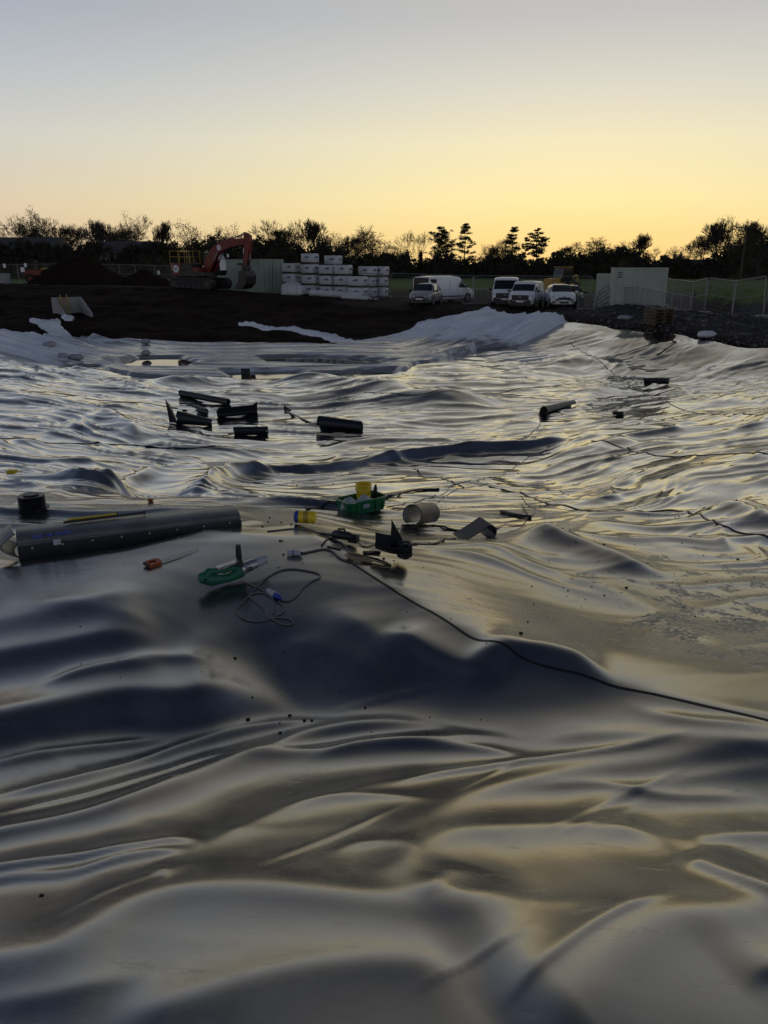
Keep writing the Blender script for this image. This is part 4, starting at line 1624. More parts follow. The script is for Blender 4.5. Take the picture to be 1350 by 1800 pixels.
_tier = ['bottom', 'second', 'third', 'top']
for (px, Y, n, rz, where) in [(512, 68.2, 3, -.62, 'in the stack beside the green container'), (546, 67.4, 4, -.62, 'in the tall stack second from the green container'),
                              (577, 66.6, 3, -.62, 'in the stack third from the green container'), (603, 65.6, 3, -.62, 'in the fourth stack from the green container'),
                              (629, 63.4, 2, -.62, 'in the low stack in front, right half of the pallets'),
                              (646, 66.2, 3, -.62, 'in the stack second from the right end'), (667, 67.2, 3, -.62, 'in the stack at the right end of the pallets'),
                              (527, 70.5, 3, -.62, 'in the back row nearest the green container'), (586, 69.2, 4, -.62, 'in the back row rising behind the middle stacks')]:
    for t in range(n):
        tn = 'topmost' if t == n - 1 else ('lowest' if t == 0 else ('second up' if t == 1 else 'third up'))
        pack(px, Y, t, rz, 'white wrapped pallet, %s, %s' % (tn, where))

# white rolls of fleece lying in front of the pallets
for (x0, y0, x1, y1, Y0, Y1, r, lab) in [(545, 516, 634, 521, 63.8, 61.6, .26, 'long white fleece roll lying in front of the pallets'),
                                         (600, 522, 648, 525, 61.4, 60.8, .16, 'thin white fleece roll in front of the long one')]:
    a = xy(x0, Y0); b = xy(x1, Y1)
    za, zb2 = gz(*a) + r, gz(*b) + r
    o = empty('fleece_roll', (a[0], a[1], za))
    A = Vector((0, 0, 0)); B = Vector((b[0] - a[0], b[1] - a[1], zb2 - za))
    n = 14
    pts = [A.lerp(B, i / n) for i in range(n + 1)]
    MB().tube(pts, [r * (1 + .05 * math.sin(i * 2.1)) for i in range(n + 1)], 16).build('roll', M_WRAP, o, 'all')
    dirv = B.normalized()
    MB().tube([A - dirv * .06, A + dirv * .02], r * .35, 10).build('core', M_PALLET, o)
    e = MB()
    rr = random.Random(8)
    base = B
    side = Vector((dirv.y, -dirv.x, 0))
    g = []
    for i in range(7):
        g.append([base + dirv * (.02 + .12 * i) + side * (-.3 + .12 * j) + Vector((0, 0, -r + .05 + rr.uniform(0, .16))) for j in range(6)])
    e.loft(g, closed=False, caps=False)
    e.build('loose_end', M_WRAP, o, 'all')
    tag(o, lab, 'fleece roll', 'white fleece rolls')

# small pile of bags under white sheet
p = xy(513, 64.6)
o = empty('covered_pile', (p[0], p[1], gz(*p)), -.3)
rr = random.Random(5)
rings = []
for z, k in ((-.03, 1.04), (.2, 1.0), (.55, .96), (.8, .86), (.92, .6), (.95, .2)):
    rings.append([((.82 + .08 * math.sin(3 * i)) * k * math.copysign(abs(math.cos(i * math.pi / 10)) ** .6, math.cos(i * math.pi / 10)), .62 * k * math.copysign(abs(math.sin(i * math.pi / 10)) ** .6, math.sin(i * math.pi / 10)), z + rr.uniform(-.05, .05)) for i in range(20)])
MB().loft(rings).build('sheet', M_WRAP, o, 'all')
for k in range(4):
    MB().box((.86, -.15, .12 + .16 * k), (.35, .8, .13), bevel=.05).build('bag', M_SIGN, o, True)
tag(o, 'pile of white bags under a sheet at the foot of the container', 'covered pile')

# ================================================================ SOIL MOUNDS, RING, DUMPER
def mound(px, Y, rx, ry, h, label, seed):
    x, y = xy(px, Y)
    n = 56
    u = np.linspace(-1.25, 1.25, n)
    A, B = np.meshgrid(u, u)
    r = np.sqrt(A ** 2 + B ** 2) * (1 + .16 * pn(A * 1.6, B * 1.6, seed))
    z = h * np.clip(1 - r, -0.3, 1) ** 1.0
    z = np.where(r < 1, h * (1 - r) ** .85 * (1 + .12 * pn(A * 3, B * 3, seed + 1)), -0.4) + .10 * h * fbm(A * 5, B * 5, seed + 2, 3) * (r < 1.1)
    V = np.stack([(A * rx).ravel(), (B * ry).ravel(), z.ravel()], 1)
    o = np_mesh('soil_mound', V, quads(n, n, r < 1.08), M_SOIL)
    o.location = (x, y, gz(x, y))
    tag(o, label, 'soil mound', 'soil mounds')


mound(138, 77, 4.8, 4.0, 2.75, 'large dark soil mound between the two left fences', 400)
mound(252, 78, 2.9, 2.6, 1.5, 'smaller soil mound just left of the excavator', 410)

p = xy(2, 78)
o = empty('concrete_ring', (p[0], p[1], gz(*p)))
MB().lathe([(.75, 0), (.75, 1.0), (.62, 1.0), (.62, .02)], 28).build('shell', M_CONC, o, 40)
MB().lathe([(.77, .9), (.79, .92), (.79, 1.0), (.76, 1.015), (.70, 1.015)], 28).build('rim', M_CONC, o, 40)
tag(o, 'pale concrete manhole ring at the left picture edge', 'concrete ring')

# small orange dumper behind the mound
p = xy(74, 81)
o = empty('site_dumper', (p[0], p[1], gz(*p)), R(8))
m = MB()
m.prism([(-1.5, .75), (-1.35, 1.25), (.1, 1.35), (.25, .75)], -.75, .75)
m.build('chassis_cover', M_ORANGE, o)
m = MB()
m.loft([[(.35, -.6, .75), (1.3, -.6, .75), (1.3, .6, .75), (.35, .6, .75)], [(.15, -.85, 1.45), (1.75, -.85, 1.35), (1.75, .85, 1.35), (.15, .85, 1.45)]])
m.build('skip', M_YELLOW, o)
MB().box((0, 0, .6), (2.6, .7, .3), bevel=.05).build('chassis', M_DARKM, o)
for sx in (-1.0, .95):
    for sy in (-.72, .72):
        w = MB().cyl((sx, sy - .17, .45), (sx, sy + .17, .45), .45, 18).build('wheel', M_RUBBER, o)
        MB().cyl((sx, sy - .18, .45), (sx, sy + .18, .45), .2, 12).build('rim', M_ORANGE, w)
MB().tube([(-.5, -.55, 1.25), (-.5, -.55, 2.1), (-.5, .55, 2.1), (-.5, .55, 1.25)], .04, 6).build('roll_bar', M_DARKM, o)
MB().box((-.75, 0, 1.42), (.45, .5, .18), bevel=.05).build('seat', M_BLACKP, o)
tag(o, 'small orange dumper partly hidden by the large soil mound', 'dumper')

# ================================================================ EXCAVATOR
def excavator():
    x, y = xy(352, 68)
    o = empty('excavator', (x, y, gz(x, y) - .03), R(-27), 1.09)
    # undercarriage: two tracks
    for s in (-1, 1):
        m = MB()
        outer = []
        Lh, r = 1.62, .40
        for i in range(13):
            a = math.pi / 2 + math.pi * i / 12
            outer.append((-Lh + r * math.cos(a), r + r * math.sin(a)))
        for i in range(13):
            a = -math.pi / 2 + math.pi * i / 12
            outer.append((Lh + r * math.cos(a), r + r * math.sin(a)))
        m.prism(outer, s * 1.0 - .25, s * 1.0 + .25)
        tr = m.build('track', M_RUBBER, o)
        # shoes
        per = []
        for i in range(17):
            per += [(-Lh + 2 * Lh * i / 16, 2 * r + .015, 0), (-Lh + 2 * Lh * i / 16, -.0, 0)]
        for i in range(1, 6):
            a = math.pi / 2 + math.pi * i / 6
            per.append((-Lh + (r + .012) * math.cos(a), r + (r + .012) * math.sin(a), a - math.pi / 2))
            per.append((Lh - (r + .012) * math.cos(a), r + (r + .012) * math.sin(a), math.pi / 2 - a))
        sh = MB()
        for (a, b, t) in per:
            sh.box((0, 0, 0), (.13, .52, .05), M=Matrix.Translation((a, s * 1.0, b)) @ Matrix.Rotation(-t, 4, 'Y'))
        sh.build('track_shoes', M_DARKM, tr)
        rl = MB()
        for i in range(6):
            rl.cyl((-1.3 + .52 * i, s * 1.0 - .262, .22), (-1.3 + .52 * i, s * 1.0 + .262, .22), .11, 10)
        for q in (-Lh, Lh):
            rl.cyl((q, s * 1.0 - .265, r), (q, s * 1.0 + .265, r), .26, 14)
        rl.build('rollers', M_DARKM, tr)
    MB().box((0, 0, .5), (1.7, 1.6, .36), bevel=.08).cyl((0, 0, .6), (0, 0, .95), .55, 20).build('undercarriage', M_DARKM, o)
    # house
    m = MB()
    m.prism([(-1.9, .98), (1.35, .98), (1.35, 1.22), (.55, 1.30), (-.4, 1.38), (-1.9, 1.38)], -1.18, 1.18)
    m.build('deck', M_DARKM, o)
    # counterweight: curved rear
    rings = []
    for z, k in ((.98, .94), (1.06, 1.0), (1.80, 1.0), (1.92, .95)):
        ring = []
        for i in range(13):
            a = -math.pi / 2 + math.pi * i / 12
            ring.append((-1.35 - .95 * k * math.cos(a) ** .7 if math.cos(a) > 0 else -1.35, 1.22 * k * math.sin(a), z))
        ring += [(-.95, 1.2 * k, z), (-.95, -1.2 * k, z)]
        rings.append(ring)
    cw = MB().loft(rings).build('counterweight', M_ORANGE, o, 35)
    # logo disc on the camera side of the counterweight and on the boom
    lg = MB()
    ml = Matrix.Translation((-1.30, -1.235, 1.48)) @ Matrix.Rotation(math.pi / 2, 4, 'X') @ Matrix.Rotation(0, 4, 'Z')
    lg.cyl((0, 0, -.02), (0, 0, .012), .27, 24, M=ml)
    ld = lg.build('logo_disc', M_SIGN, o)
    bl = MB()
    bl.tube([(-.12, .12, .014), (-.17, .02, .014), (-.12, -.10, .014), (-.06, -.13, .014)], .028, 5, M=ml)
    bl.tube([(-.05, .10, .014), (-.07, 0, .014), (-.03, -.08, .014)], .022, 5, M=ml)
    bl.tube([(.15, .12, .014), (.06, .13, .014), (.03, .05, .014), (.10, 0, .014), (.12, -.07, .014), (.05, -.13, .014)], .028, 5, M=ml)
    bl.build('logo_letters', M_BLUE, ld)
    # engine hood and side boxes
    MB().box((-.55, -.62, 1.62), (1.5, 1.15, .52), bevel=.06).build('hood', M_DARKM, o)
    MB().box((.35, -.82, 1.38), (.9, .68, .42), bevel=.05).build('tool_box', M_ORANGE, o)
    m = MB().cyl((-.7, .3, 1.85), (-.7, .3, 2.25), .07, 10)
    m.build('exhaust', M_DARKM, o)
    # handrails
    hr = MB()
    def rail(pts): hr.tube(pts, .02, 6)
    z0, z1, zm = 1.9, 2.80, 2.36
    corners = [(-2.0, -1.05), (-.1, -1.05), (-.1, 0.2), (-2.0, .9), (-2.0, -1.05)]
    for z in (z1, zm):
        rail([(a, b, z) for a, b in corners])
    for (a, b) in corners[:-1] + [(-1.05, -1.05), (-1.05, .55), (-2.0, -.1), (-.55, -1.05)]:
        rail([(a, b, z0 - .1), (a, b, z1)])
    rail([(.05, -1.05, 1.5), (-.1, -1.05, z1)])
    hr.build('handrail', M_YELLOW, o, True)
    # cab on the far (left) side, front
    prof = [(.25, 1.0), (1.55, 1.0), (1.72, 1.35), (1.62, 2.15), (1.35, 2.62), (.35, 2.66), (.22, 2.4)]
    MB().prism(prof, .22, 1.18).build('cab', M_BLACKP, o)
    cabw = [((1.60, 1.45), (1.68, 1.42), (1.62, 2.12), (1.38, 2.55))]
    w = MB()
    w.add([(1.735, .30, 1.38), (1.735, 1.10, 1.38), (1.64, 1.10, 2.12), (1.64, .30, 2.12)], [(0, 1, 2, 3)])
    w.add([(1.645, .30, 2.15), (1.645, 1.10, 2.15), (1.39, 1.10, 2.56), (1.39, .30, 2.56)], [(0, 1, 2, 3)])
    w.build('windscreen', M_LAMP, o)
    w = MB().add([(.45, .208, 1.45), (1.5, .208, 1.45), (1.45, .208, 2.2), (1.25, .208, 2.5), (.45, .208, 2.5)], [(0, 1, 2, 3, 4)])
    w.build('side_window', M_GLASSD, o)
    MB().box((.85, .7, 2.69), (1.1, .9, .05), bevel=.02).build('cab_roof', M_SIGN, o)
    # beacon
    MB().cyl((.45, .4, 2.7), (.45, .4, 2.86), .06, 10).build('beacon', M_YELLOW, o)
    # boom (bent box) in the plane y = -0.12
    yb, hw = -.14, .23
    spine = [(.75, 1.30, .20), (1.12, 2.0, .30), (1.72, 2.72, .34), (2.45, 3.12, .31), (3.5, 3.36, .26), (4.55, 3.42, .20)]
    rings = []
    for i, (a, b, t) in enumerate(spine):
        if i == 0: d = Vector((spine[1][0] - a, 0, spine[1][1] - b))
        elif i == len(spine) - 1: d = Vector((a - spine[i - 1][0], 0, b - spine[i - 1][1]))
        else: d = Vector((spine[i + 1][0] - spine[i - 1][0], 0, spine[i + 1][1] - spine[i - 1][1]))
        d.normalize(); nrm = Vector((-d.z, 0, d.x))
        c = Vector((a, yb, b))
        rings.append([tuple(c + nrm * t + Vector((0, -hw, 0))), tuple(c + nrm * t + Vector((0, hw, 0))), tuple(c - nrm * t + Vector((0, hw, 0))), tuple(c - nrm * t + Vector((0, -hw, 0)))])
    bo = MB().loft(rings).build('boom', M_ORANGE, o)
    ml2 = Matrix.Translation((2.25, yb - hw - .004, 3.0)) @ Matrix.Rotation(math.pi / 2, 4, 'X')
    d2 = MB().cyl((0, 0, -.02), (0, 0, .012), .19, 20, M=ml2).build('logo_disc', M_SIGN, o)
    MB().tube([(-.08, .1, .014), (-.1, -.05, .014), (-.04, -.1, .014)], .022, 5, M=ml2).tube([(.1, .1, .014), (.02, .06, .014), (.08, -.02, .014), (.02, -.1, .014)], .022, 5, M=ml2).build('logo_letters', M_BLUE, d2)
    # stick
    st = MB()
    sp = [(4.62, 4.02, .10), (4.80, 3.82, .26), (4.78, 3.42, .30), (4.66, 2.6, .23), (4.50, 1.75, .15)]
    rings = []
    for i, (a, b, t) in enumerate(sp):
        rings.append([(a - t, yb - .17, b + .05 * (i == 0)), (a - t, yb + .17, b + .05 * (i == 0)), (a + t, yb + .17, b), (a + t, yb - .17, b)])
    st.loft(rings)
    stk = st.build('stick', M_ORANGE, o)
    MB().box((4.47, yb - .18, 2.75), (.05, .02, .35)).build('sticker', M_SIGN, stk)
    # rams
    def ram(a, b, r, f, nm='hydraulic_ram', yo=0.0):
        a = Vector((a[0], yb + yo, a[1])); b = Vector((b[0], yb + yo, b[1]))
        c = a.lerp(b, f)
        rm = MB().cyl(a, c, r, 10).build(nm, M_ORANGE, o)
        MB().cyl(c, b, r * .55, 8).build('piston', M_GALV, rm)
    ram((1.95, 3.25), (4.60, 3.98), .10, .55)
    ram((1.25, 1.25), (2.2, 2.72), .09, .55, yo=-.33)
    ram((1.25, 1.25), (2.2, 2.72), .09, .55, yo=.33)
    ram((5.02, 3.35), (4.86, 2.0), .08, .6)
    # linkage, quick hitch and bucket hanging down
    lk = MB()
    lk.tube([(4.86, yb - .12, 2.2), (4.62, yb - .12, 1.55)], .05, 6).tube([(4.86, yb + .12, 2.2), (4.62, yb + .12, 1.55)], .05, 6)
    lk.box((4.52, yb, 1.55), (.55, .38, .34), bevel=.06)
    lk.build('quick_hitch', M_DARKM, o)
    MB().box((4.05, yb, 1.82), (.45, .36, .16), bevel=.03).build('hose_guard', M_DARKM, o)
    bk = [(4.75, 1.38), (4.95, .95), (4.85, .42), (4.45, .08), (3.95, .02), (3.80, .10), (4.15, .60), (4.25, 1.35)]
    b = MB()
    inner = [(4.67, 1.28), (4.84, .95), (4.74, .5), (4.40, .20), (3.95, .13), (3.86, .14), (4.2, .62), (4.32, 1.25)]
    yw = .62
    n = len(bk)
    b.prism(bk, yb - yw, yb - yw + .05).prism(bk, yb + yw - .05, yb + yw)
    vs = [(a, yy, z) for yy in (yb - yw, yb + yw) for a, z in bk[:6]] + [(a, yy, z) for yy in (yb - yw, yb + yw) for a, z in inner[:6]]
    fs = []
    for i in range(5):
        fs += [(i, i + 1, 6 + i + 1, 6 + i), (12 + i, 18 + i, 18 + i + 1, 12 + i + 1)]
    b.add(vs, fs)
    bu = b.build('bucket', M_DARKM, o)
    for k in range(5):
        MB().box((3.76, yb - .5 + .25 * k, .07), (.22, .08, .06)).build('tooth', M_DARKM, bu)
    # mirror, lamps
    MB().box((1.85, 1.15, 2.45), (.06, .22, .26), bevel=.03).build('mirror', M_SIGN, o)
    MB().box((1.1, -.9, 1.65), (.06, .12, .1)).build('work_lamp', M_LAMP, o)
    tag(o, 'orange-red tracked excavator with raised boom and yellow handrails on the soil crest', 'excavator')
    return o


excavator()


# ================================================================ VEHICLES
def ring(x, w, zb, zbelt, zt, wt, crown=.02):
    h = [(w * .82, zb), (w * .97, zb + .10), (w, zb + .28), (w, zbelt - .10), (w * .975, zbelt), (wt, zt - .07), (wt * .90, zt - .012), (wt * .5, zt + crown)]
    return [(x, y, z) for y, z in h] + [(x, 0, zt + crown * 1.3)] + [(x, -y, z) for y, z in reversed(h)]


def vehicle(name, stations, paint, wheels, glass, front, label, loc, rz, group='vehicles parked on the plateau', plate=True, extras=None, tr=.31):
    o = empty(name, loc, rz)
    MB().loft([ring(*s) for s in stations]).build('body', paint, o, 32)
    # glass: windscreen (x0,z0,y0,x1,z1,y1) and side windows (x0,x1, zlo, zhi, y_lo, y_hi, slant0, slant1)
    x0, z0, y0, x1, z1, y1 = glass['ws']
    nx, nz = (z1 - z0), (x0 - x1)
    l = math.hypot(nx, nz); nx, nz = nx / l * .02, nz / l * .02
    m = MB()
    N = 6
    g = []
    for (xx, zz, yy) in ((x0, z0, y0), ((x0 + x1) / 2, (z0 + z1) / 2, (y0 + y1) / 2), (x1, z1, y1)):
        g.append([(xx + nx - .03 * abs(-1 + 2 * i / N) ** 2, yy * (-1 + 2 * i / N), zz + nz + .02 * (1 - (-1 + 2 * i / N) ** 2)) for i in range(N + 1)])
    m.loft(g, closed=False, caps=False)
    m.build('windscreen', M_GLASSD, o, True)
    for (a0, a1, zl, zh, yl, yh, s0, s1) in glass['side']:
        for s in (-1, 1):
            MB().add([(a0, s * (yl + .012), zl), (a1, s * (yl + .012), zl), (a1 + s1, s * (yh + .012), zh), (a0 + s0, s * (yh + .012), zh)], [(0, 1, 2, 3)]).build('side_window', M_GLASSD, o)
    if 'rear' in glass:
        xr, zl, zh, hw = glass['rear']
        MB().box((xr, 0, (zl + zh) / 2), (.02, hw * 2, zh - zl)).build('rear_window', M_GLASSD, o)
    wy = wheels['y']
    for xw in wheels['x']:
        for s in (-1, 1):
            MB().cyl((xw, s * (wy - .16), tr), (xw, s * (wy + .022), tr), tr + .055, 22).build('arch_shade_disc', M_BLACKP, o)  # dark disc stands in for the shade of an arch that isn't cut
            mw = Matrix.Translation((xw, s * (wy - .07), tr)) @ Matrix.Rotation(-s * math.pi / 2, 4, 'X')
            t = MB().lathe([(tr * .62, -.1), (tr * .93, -.1), (tr, -.06), (tr, .06), (tr * .93, .1), (tr * .62, .1)], 22, mw).build('wheel', M_RUBBER, o, 40)
            rm = MB().lathe([(tr * .64, .085), (tr * .58, .102), (tr * .2, .105), (tr * .14, .118), (0.0001, .118)], 20, mw)
            for k in range(5):
                rm.box((0, 0, 0), (tr * .50, .05, .03), M=mw @ Matrix.Rotation(k * 2 * math.pi / 5, 4, 'Z') @ Matrix.Translation((tr * .36, 0, .108)))
            rm.build('rim', M_GALV, t, 40)
    f = front
    xf = f['x']
    for s in (-1, 1):
        yh, zh, ww, hh = f['lamp']
        M_ = Matrix.Translation((xf - .05 - f.get('back', .06), s * yh, zh)) @ Matrix.Rotation(s * R(-24), 4, 'Z')
        MB().box((0, 0, 0), (.10, ww, hh), M=M_, bevel=.03).build('headlight', M_LAMP, o, True)
        MB().box((f['mir'][0], s * f['mir'][1], f['mir'][2]), (.10, .20, .15), bevel=.04).build('wing_mirror', M_BLACKP if f.get('mirb', True) else paint, o, True)
        if 'fog' in f:
            a, b, c, d = f['fog']
            MB().box((xf - .02, s * a, b), (.06, c, d), bevel=.02).build('air_intake', M_BLACKP, o)
    for nm, (zc, ww, hh) in f['black'].items():
        MB().box((xf - .005, 0, zc), (.05, ww, hh), bevel=.015).build(nm, M_BLACKP, o)
    if 'badge' in f:
        MB().cyl((xf + .01, 0, f['badge']), (xf + .035, 0, f['badge']), .07, 14).build('badge', M_GALV, o)
    if plate:
        MB().box((xf + .025, 0, f['plate']), (.02, .50, .11)).build('number_plate', M_PLATE, o)
    for d in glass.get('doors', []):
        dx0, dx1, dz0, dz1, dy = d
        for s in (-1, 1):
            q = MB()
            for xx in (dx0, dx1):
                q.box((xx, s * (dy + .002), (dz0 + dz1) / 2), (.014, .012, dz1 - dz0))
            q.box(((dx0 + dx1) / 2, s * (dy + .002), dz0), (dx1 - dx0, .012, .014))
            dd = q.build('door', M_BLACKP, o)
            MB().box((dx0 + .16, s * (dy + .018), dz1 - .10), (.16, .03, .035)).build('handle', paint, dd)
    tag(o, label, glass.get('cat', 'car'), group)
    return o


def car_spot(px, Y):
    x, y = xy(px, Y, 520)
    return (x, y, gz(x, y) + .005)


FACE = -math.pi / 2   # nose to the camera


# silver small hatchback
st = [(-1.98, .70, .42, .78, .95, .66), (-1.90, .82, .26, .92, 1.18, .64), (-1.55, .86, .22, .95, 1.44, .58), (-.6, .865, .20, .93, 1.51, .61), (.15, .865, .20, .93, 1.49, .60),
      (.40, .865, .20, .92, 1.42, .60), (1.12, .86, .20, .90, 1.00, .74), (1.62, .82, .20, .80, .90, .68), (1.90, .74, .22, .66, .76, .56), (1.98, .62, .30, .56, .62, .46)]
gl = {'ws': (1.12, 1.00, .72, .38, 1.43, .56), 'side': [(-.25, .92, .95, 1.40, .86, .64, 0.02, -.52), (-1.35, -.33, .97, 1.40, .86, .62, .22, 0)], 'rear': (-1.78, 1.0, 1.35, .5),
      'doors': [(-.29, .95, .35, .90, .866)], 'cat': 'car'}
fr = {'x': 1.98, 'lamp': (.60, .72, .34, .18), 'mir': (.85, .98, 1.0), 'black': {'grille': (.60, .66, .10), 'lower_grille': (.36, 1.0, .16)}, 'badge': .70, 'plate': .47, 'fog': (.62, .38, .2, .12), 'back': .16}
vehicle('hatchback', st, M_CARS, {'x': (-1.28, 1.24), 'y': .84}, gl, fr, 'small silver hatchback parked in front of the van with an open rear door', car_spot(749, 58.8), FACE - R(17))

# white car (nose on)
st = [(-2.1, .72, .45, .80, 1.0, .66), (-2.0, .84, .26, .92, 1.15, .66), (-1.5, .88, .22, .95, 1.40, .60), (-.6, .89, .20, .95, 1.47, .62), (.2, .89, .20, .95, 1.45, .62),
      (.42, .89, .20, .94, 1.39, .62), (1.2, .88, .20, .90, .99, .76), (1.75, .85, .20, .78, .88, .70), (2.05, .76, .22, .64, .74, .58), (2.13, .64, .30, .54, .60, .48)]
gl = {'ws': (1.2, .99, .74, .40, 1.40, .58), 'side': [(-.2, .95, .97, 1.37, .88, .66, .02, -.5), (-1.3, -.28, .98, 1.36, .88, .64, .25, 0)], 'rear': (-1.9, 1.0, 1.3, .5), 'doors': [(-.24, 1.0, .35, .92, .89)]}
fr = {'x': 2.13, 'lamp': (.62, .70, .36, .16), 'mir': (.9, 1.0, 1.0), 'black': {'grille': (.60, .80, .13), 'lower_grille': (.34, .6, .12)}, 'badge': .70, 'plate': .45, 'fog': (.66, .36, .26, .1), 'back': .16, 'mirb': False}
vehicle('saloon_car', st, M_CARW, {'x': (-1.35, 1.32), 'y': .86}, gl, fr, 'white car parked nose on, right of the white vans', car_spot(984, 56.2), FACE - R(4))

# dark car mostly hidden behind it
vehicle('parked_car', st, M_CARD, {'x': (-1.35, 1.32), 'y': .86}, gl, fr, 'dark car mostly hidden behind the white car', car_spot(1001, 60.2), FACE - R(6))


def van(px, Y, rz, label, long_, H, wide, blackfront, name='van'):
    L = long_ / 2
    w = wide / 2
    st = [(-L, w * .93, .34, 1.0, H - .16, w * .84), (-L + .08, w, .24, 1.08, H - .04, w * .88), (-L + .8, w, .22, 1.1, H, w * .89), (.3, w, .22, 1.1, H, w * .89), (L - 1.72, w, .22, 1.08, H - .05, w * .88),
          (L - 1.45, w, .22, 1.06, H - .20, w * .86), (L - .82, w * .99, .22, 1.02, 1.16, w * .88), (L - .25, w * .95, .22, .90, 1.02, w * .82), (L - .04, w * .86, .24, .76, .90, w * .72), (L, w * .78, .32, .66, .74, w * .62)]
    gl = {'ws': (L - .82, 1.17, w * .86, L - 1.46, H - .20, w * .80), 'side': [(L - 1.85, L - 1.02, 1.12, H - .32, w * .965, w * .89, .02, -.42)],
          'doors': [(L - 1.95, L - .95, .4, 1.08, w), (-.35, L - 1.98, .4, H - .25, w - .02)], 'cat': 'van'}
    fr = {'x': L, 'lamp': (w * .76, .86, .34, .20), 'mir': (L - 1.15, w + .13, 1.18), 'plate': .50, 'fog': (w * .72, .50, .16, .26), 'back': .13,
          'black': ({'grille': (.76, wide * .66, .34), 'bumper': (.40, wide * .84, .30)} if blackfront else {'grille': (.78, wide * .56, .16), 'bumper': (.36, wide * .62, .14)}), 'badge': .80}
    o = vehicle(name, st, M_CARW, {'x': (-L + .95, L - .88), 'y': w - .02}, gl, fr, label, car_spot(px, Y), rz, tr=.33)
    for s in (-1, 1):
        MB().box((-.2, s * (w + .006), .50), (L * 1.05, .03, .07)).build('rub_strip', M_BLACKP, o)
    return o


# van with its rear door open, seen from behind its right flank
v = van(781, 62.8, R(40), 'white panel van with an open rear door behind the silver hatchback', 4.97, 1.98, 1.99, True)
L = 4.97 / 2
m = MB().box((-L - .012, 0, 1.15), (.03, 1.62, 1.45))
m.build('load_shade_plate', M_BLACKP, v)  # black plate on the closed body paints the shade inside the load space
for s, an in ((1, R(100)), (-1, R(-100))):
    M_ = Matrix.Translation((-L - .03, s * .88, 0)) @ Matrix.Rotation(an + (math.pi if False else 0), 4, 'Z')
    d = MB()
    sg = -s
    d.box((-.02, sg * .41, .78), (.05, .82, .9), M=M_)
    d.box((-.02, sg * .06, 1.55), (.05, .12, .66), M=M_).box((-.02, sg * .76, 1.55), (.05, .12, .66), M=M_).box((-.02, sg * .41, 1.83), (.05, .58, .10), M=M_)
    dd = d.build('rear_door', M_CARW, v)
    MB().box((-.02, sg * .41, 1.5), (.03, .58, .56), M=M_).build('pane', M_GLASSD, dd)
van(889, 60.5, FACE - R(10), 'white van with a wide black front, left of the two nose-on vans', 4.97, 1.98, 1.99, True)
van(925, 57.2, FACE - R(21), 'compact white van parked between the black-fronted van and the white car', 4.34, 1.80, 1.80, True, name='small_van')

# yellow backhoe digger behind the cars
p = xy(984, 84)
o = empty('backhoe_digger', (p[0], p[1], gz(*p)), R(215), .92)
MB().prism([(-.4, .9), (1.9, .95), (1.9, 1.55), (.3, 1.65), (-.4, 1.5)], -.5, .5).build('bonnet', M_YELLOW, o)
MB().box((-.2, 0, .75), (3.4, .9, .35), bevel=.06).build('chassis', M_DARKM, o)
m = MB()
m.prism([(-1.4, 1.2), (.35, 1.2), (.25, 2.0), (.1, 2.75), (-1.3, 2.75), (-1.4, 2.0)], -.72, .72)
m.build('cab', M_GLASSD, o)
MB().box((-.6, 0, 2.8), (1.7, 1.55, .09), bevel=.03).build('cab_roof', M_YELLOW, o)
for xw, r in ((-1.0, .72), (1.35, .5)):
    for s in (-1, 1):
        w = MB().cyl((xw, s * .62, r), (xw, s * 1.05, r), r, 20).build('wheel', M_RUBBER, o)
        MB().cyl((xw, s * .61, r), (xw, s * 1.06, r), r * .5, 14).build('rim', M_YELLOW, w)
MB().prism([(1.9, .3), (2.7, .1), (2.9, .2), (2.6, .9), (2.2, 1.05)], -1.1, 1.1).build('front_bucket', M_YELLOW, o)
for s in (-.55, .55):
    MB().tube([(.5, s, 1.5), (1.7, s, 1.35), (2.3, s, .6)], .11, 6).build('loader_arm', M_YELLOW, o)
MB().tube([(-1.9, 0, .9), (-2.1, 0, 1.7), (-2.9, 0, 1.9)], [.2, .17, .12], 6).build('rear_boom', M_YELLOW, o)
MB().tube([(-2.9, 0, 1.9), (-3.0, 0, 1.2)], .12, 6).build('dipper', M_YELLOW, o)
MB().prism([(-3.2, 1.2), (-2.8, 1.2), (-2.7, .7), (-3.1, .55), (-3.4, .8)], -.3, .3).build('rear_bucket', M_DARKM, o)
MB().tube([(-.9, .75, 2.75), (-.9, .75, 4.0)], .02, 5).build('aerial', M_DARKM, o)
tag(o, 'yellow backhoe digger standing behind the parked vans and cars', 'digger')

# stack of flat barriers right of the open van
p = xy(836, 60)
o = empty('barrier_stack', (p[0], p[1], gz(*p)), R(6))
for k in range(6):
    m = MB()
    yb = -.25 + .1 * k
    x0 = -.95 + .02 * k
    m.tube([(x0, yb, .08), (x0, yb, 1.12), (x0 + 1.9, yb, 1.10), (x0 + 1.9, yb, .08), (x0, yb, .08)], .025, 5)
    for i in range(1, 13):
        m.tube([(x0 + 1.9 * i / 13, yb, .08), (x0 + 1.9 * i / 13, yb, 1.1)], .016, 4)
    m.build('barrier_panel', M_GALV, o)
MB().box((0, 0, .05), (2.1, .9, .08)).build('base_pallet', M_PALLET, o)
tag(o, 'upright stack of grey barrier panels between the parked vans', 'barrier stack')

